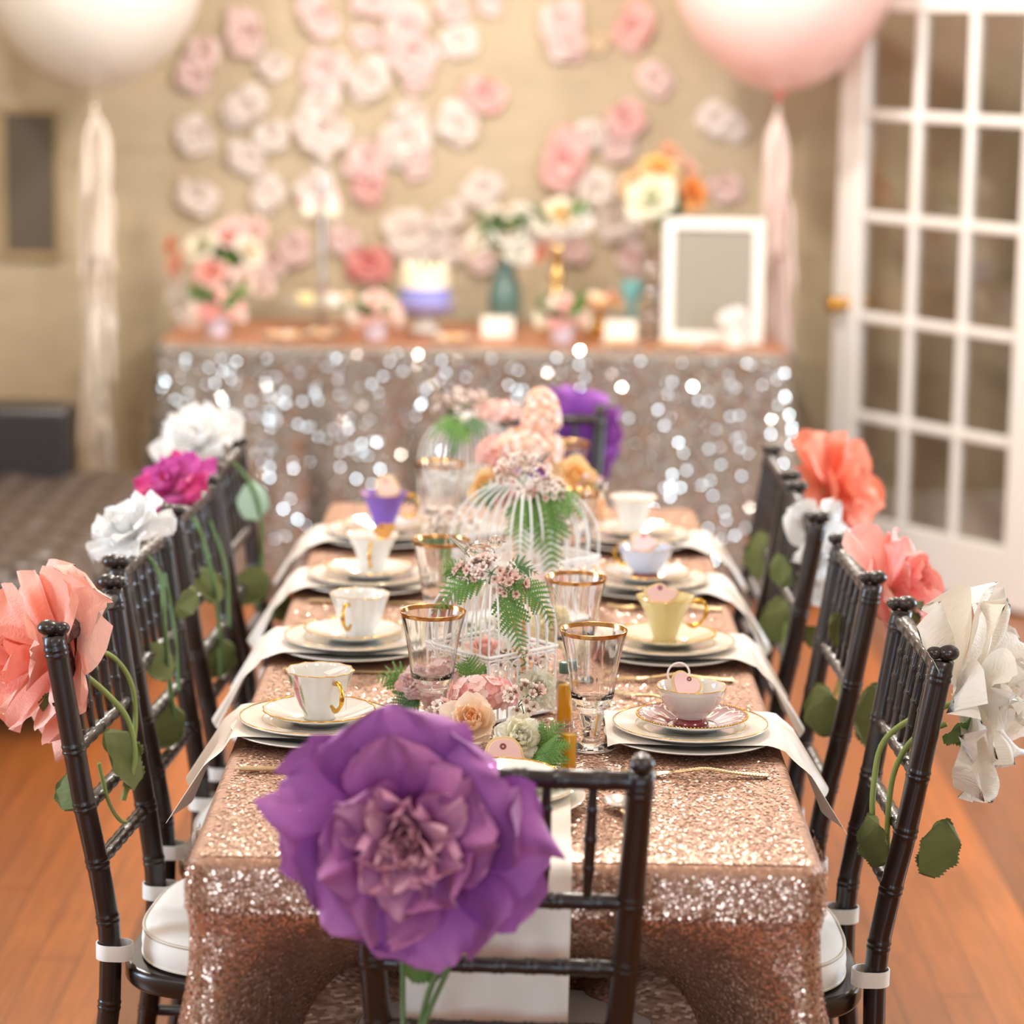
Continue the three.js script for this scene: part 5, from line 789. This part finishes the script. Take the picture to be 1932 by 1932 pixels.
{ // tiered stand
  const t = thing('tiered_stand', 'two-tier silver sweets stand left of centre on the dessert table', 'cake stand', [-.62, TD, -5.64]);
  part('base_plate', moved(plateGeo(.13, .014), 0, .07, 0), M.chinaThin, t); part('foot', lathe([[0, 0], [.05, 0], [.045, .008], [.012, .03], [.01, .07], [0, .07]], 30), M.silver, t); part('upper_plate', moved(plateGeo(.088, .012), 0, .355, 0), M.chinaThin, t);
  part('pole', bamboo([V(0, .075, 0), V(0, .50, 0)], .009, [.2, .4, .6, .8]), M.silver, t); part('ring_handle', moved(new THREE.TorusGeometry(.022, .003, 8, 30), 0, .522, 0), M.silver, t);
  [[-.05, .02], [.04, .05], [.02, -.05], [-.06, -.03], [.075, -.01]].forEach(([x, z], i) => { const c = thing('macaron', `${['pale yellow', 'white', 'pink', 'cream', 'peach'][i]} macaron on the lower tier of the silver stand`, 'macaron', [-.62 + x, TD + .078, -5.64 + z]); const m = std({ color: ['#f1dfa0', '#f4f1ea', '#efc6c4', '#f1e6cf', '#f2c8a8'][i], roughness: .7 }); for (const y of [0, .018]) part('shell', moved(lathe([[0, 0], [.026, 0], [.028, .004], [.024, .012], [0, .015]], 24), 0, y ? .02 : .015, 0, y ? 0 : Math.PI), m, c); part('filling', lathe([[0, .014], [.0245, .014], [.0245, .021], [0, .021]], 24), M.cream, c); });
  [[-.045, .0], [.03, .035], [.03, -.03]].forEach(([x, z], i) => { const c = thing('cupcake', `pale pink cupcake on the upper tier, ${['left', 'front', 'back'][i]} one`, 'cupcake', [-.62 + x, TD + .361, -5.64 + z]); part('case', lathe([[0, 0], [.02, 0], [.028, .035], [0, .035]], 20), M.cream, c); part('frosting', lathe([[.028, .034], [.031, .04], [.026, .05], [.027, .054], [.018, .062], [.018, .066], [.008, .076], [0, .08]], 20), M.pinkIcing, c); });
}
{ const t = thing('cake_stand', 'blue and white pedestal cake stand at the centre left of dessert table', 'cake stand', [-.29, TD, -5.60]); part('pedestal', lathe([[0, 0], [.06, 0], [.05, .012], [.02, .04], [.022, .07], [.06, .085], [0, .085]], 36), M.china, t); part('plate', moved(plateGeo(.105, .012), 0, .085, 0), M.china, t); part('lilac_skirt', lathe([[.1, .093], [.098, .075], [.07, .06], [.066, .07], [.095, .088]], 48), M.lilac, t);
  const c = thing('cake', 'cream frosted round cake with lilac band on the blue and white stand', 'cake', [-.29, TD + .089, -5.60]); part('body', lathe([[0, 0], [.078, 0], [.08, .004], [.08, .10], [.074, .108], [0, .112]], 48), M.cream, c); part('lilac_band', lathe([[.0805, .006], [.0825, .008], [.0825, .052], [.0805, .054]], 48), M.lilac, c); part('frosting_swirls', merge(Array.from({ length: 12 }, (_, i) => moved(lathe([[0, .03], [.006, .02], [.012, .012], [.015, 0], [0, 0]], 10), .062 * Math.cos(i * .5236), .108, .062 * Math.sin(i * .5236)))), M.cream, c); }
lvase('vase', 'dark teal vase at the centre of the dessert table', [-.035, TD, -5.70], [[0, 0], [.035, 0], [.045, .02], [.055, .09], [.05, .14], [.03, .19], [.036, .215], [.032, .215], [.026, .19], [.044, .14], [.048, .09], [.04, .02], [0, .008]], M.teal);
bouquet('white and peach bouquet in the teal vase at the dessert table centre', [-.035, TD + .255, -5.68], [[-.07, .03, .03, .045, '#f4f0e4', '#eee6d6'], [0, .06, .03, .05, '#f6f1ea', '#f3d9c8'], [.07, .05, .02, .045, '#f1e9e0'], [.09, .0, .03, .035, '#f0a284', '#ec8f6a'], [-.04, .10, -.02, .04, '#f3e9dc'], [.04, .0, .06, .045, '#e8e6dc'], [-.1, -.01, .02, .035, '#f2e3d6'], [.05, .11, -.02, .04, '#f4efe6']], 18, 91);
{ const t = thing('candlestick', 'gold beaded candlestick with a flower bowl right of the teal vase', 'candlestick', [.13, TD, -5.66]); part('stick', lathe([[0, 0], [.05, 0], [.052, .006], [.02, .02], [.012, .03], [.026, .055], [.012, .078], [.01, .09], [.028, .118], [.01, .145], [.012, .155], [.03, .18], [.012, .205], [.01, .215], [.024, .24], [.01, .262], [.03, .275], [0, .28]], 36), std({ color: '#e3c27a', metalness: 1, roughness: .12 }), t); part('bowl', lathe([[0, .275], [.03, .277], [.075, .31], [.085, .335], [.08, .335], [.07, .313], [0, .283]], 40), M.chinaThin, t); }
bouquet('white and yellow flowers in the bowl on the gold candlestick', [.14, TD + .315, -5.64], [[-.05, .04, .02, .042, '#f7f1e4'], [.0, .055, .03, .048, '#f3e6cf', '#f0cf94'], [.055, .04, .02, .042, '#f4f1ec'], [0, .07, -.03, .04, '#f6ece2']], 6, 92);
lvase('vase', 'tall clear vase of the orange and white bouquet behind the frame', [.455, TD, -5.80], [[0, 0], [.045, 0], [.05, .01], [.038, .08], [.04, .2], [.058, .32], [.054, .32], [.036, .2], [.034, .08], [.04, .014], [0, .01]], M.glass);
bouquet('orange yellow and white bouquet rising behind the white frame', [.455, TD + .345, -5.80], [[-.02, .07, .06, .075, '#f6f3df', '#f1efd4'], [.09, .09, .03, .06, '#f5b56c', '#f0a04c'], [.0, .16, -.01, .055, '#f4d391', '#f1c574'], [-.07, .12, .0, .05, '#f3cfa4'], [.08, .17, -.02, .045, '#f2cdb6'], [.03, .22, -.03, .035, '#f3c0a0']], 26, 93);
{ const t = thing('crystal_candlestick', 'tall crystal candlestick left of the white frame', 'candlestick', [.43, TD, -5.55]); part('stick', lathe([[0, 0], [.045, 0], [.04, .012], [.015, .03], [.02, .05], [.03, .065], [.02, .08], [.012, .1], [.022, .13], [.03, .145], [.022, .16], [.012, .18], [.025, .21], [.032, .225], [.022, .24], [.03, .26], [.024, .262], [0, .25]], 10), M.crystal, t); part('collar', lathe([[.031, .06], [.034, .065], [.031, .07]], 24), M.silver, t); part('collar', lathe([[.031, .14], [.034, .145], [.031, .15]], 24), M.silver, t); part('collar', lathe([[.033, .22], [.036, .225], [.033, .23]], 24), M.silver, t); }
{ const t = thing('cake_stand', 'low gold cake stand with pastries right of the gold candlestick', 'cake stand', [.27, TD, -5.60]); part('foot', lathe([[0, 0], [.05, 0], [.04, .01], [.012, .03], [.012, .075], [.04, .09], [0, .09]], 30), M.gold, t); part('plate', moved(plateGeo(.10, .012), 0, .088, 0), M.chinaThin, t);
  [[-.05, .03], [.0, .05], [.045, .02], [-.02, -.03], [.04, -.045]].forEach(([x, z], i) => { const c = thing('pastry', `${['pink glazed', 'peach', 'brown', 'cream', 'rose'][i]} pastry on the low gold cake stand`, 'pastry', [.27 + x, TD + .0955, -5.60 + z]); part('base', lathe([[0, 0], [.022, 0], [.026, .014], [.024, .018], [0, .018]], 20), M.cookieGold, c); part('topping', lathe([[.024, .017], [.022, .028], [.012, .038], [0, .04]], 20), std({ color: ['#eab4ae', '#f0c09a', '#96654a', '#f1e2c4', '#e39a94'][i], roughness: .4 }), c); }); }
lvase('aqua_cup', 'aqua blue cup beside the low gold cake stand', [.375, TD, -5.68], [[0, 0], [.025, 0], [.028, .006], [.014, .02], [.014, .10], [.034, .12], [.038, .165], [.035, .165], [.031, .124], [0, .11]], M.aqua, 'cup');
function card(label, p, w, h, turn) { const t = thing('place_card', label, 'card', p, turn); part('front', moved(box(w, h, .002), 0, h / 2 * .95, .008, -.3), M.linen, t); part('back', moved(box(w, h, .002), 0, h / 2 * .95, -.022 + .0, .3), M.linen, t); return t; }
card('white folded card before the teal vase', [-.055, TD, -5.5], .1, .065, .05); card('white folded card left of the white frame', [.33, TD, -5.45], .1, .065, -.05);
{ const t = thing('picture_frame', 'white framed grey board leaning at the right of the dessert table', 'picture frame', [.615, TD, -5.40]); t.rotation.set(-.14, -.03, 0, 'YXZ'); const w = .315, h = .39, b = .036;
  part('frame', merge([box(w, b, .02, 0, b / 2, 0, .004), box(w, b, .02, 0, h - b / 2, 0, .004), box(b, h - 2 * b + .006, .02, -w / 2 + b / 2, h / 2, 0, .004), box(b, h - 2 * b + .006, .02, w / 2 - b / 2, h / 2, 0, .004)]), M.white, t); part('board', box(w - 2 * b + .01, h - 2 * b + .01, .006, 0, h / 2, -.004), M.board, t); part('easel_leg', moved(box(.03, h * .8, .006), 0, h * .39, -.065, .27), M.white, t); }
lvase('flower_cup', 'small white cup before the white frame', [.68, TD, -5.29], smallCup, M.china, 'cup');
bouquet('tiny white posy in the small cup before the white frame', [.68, TD + .05, -5.29], [[-.02, .035, .01, .03, '#f4f0ee'], [.02, .03, .01, .028, '#f1e6e2'], [0, .045, -.01, .028, '#f6f2ee']], 0, 95);
// low plates of sweets along the front of the dessert table
[[-.72, -5.36, 'left of the tiered stand'], [-.2, -5.35, 'before the blue and white cake stand'], [.33, -5.31, 'before the folded card'], [.5, -5.30, 'before the frame, left corner'], [-.6, -5.44, 'under the tiered stand']].forEach(([x, z, w], i) => {
  const t = thing('sweets_plate', `low white plate of biscuits ${w}`, 'plate', [x, TD, z], 0, 'low plates of biscuits'); part('dish', plateGeo(.07, .01), M.chinaThin, t);
  for (let k = 0; k < 5; k++) { const a = k * 1.2566 + i, c = thing('biscuit', `${['golden', 'pink iced', 'pale', 'orange', 'white iced'][k]} round biscuit on the plate ${w}`, 'biscuit', [x + .036 * Math.cos(a), TD + .0065, z + .036 * Math.sin(a)]); part('round', lathe([[0, 0], [.018, 0], [.02, .003], [.019, .009], [0, .01]], 18), k % 2 ? M.cookie : M.cookieGold, c); part('icing', lathe([[.0165, .0095], [.015, .0125], [0, .013]], 18), [M.cookie, M.pinkIcing, M.cream, std({ color: '#ef9a6a', roughness: .6 }), M.white][k], c); }
});
renderer.render(scene, camera);
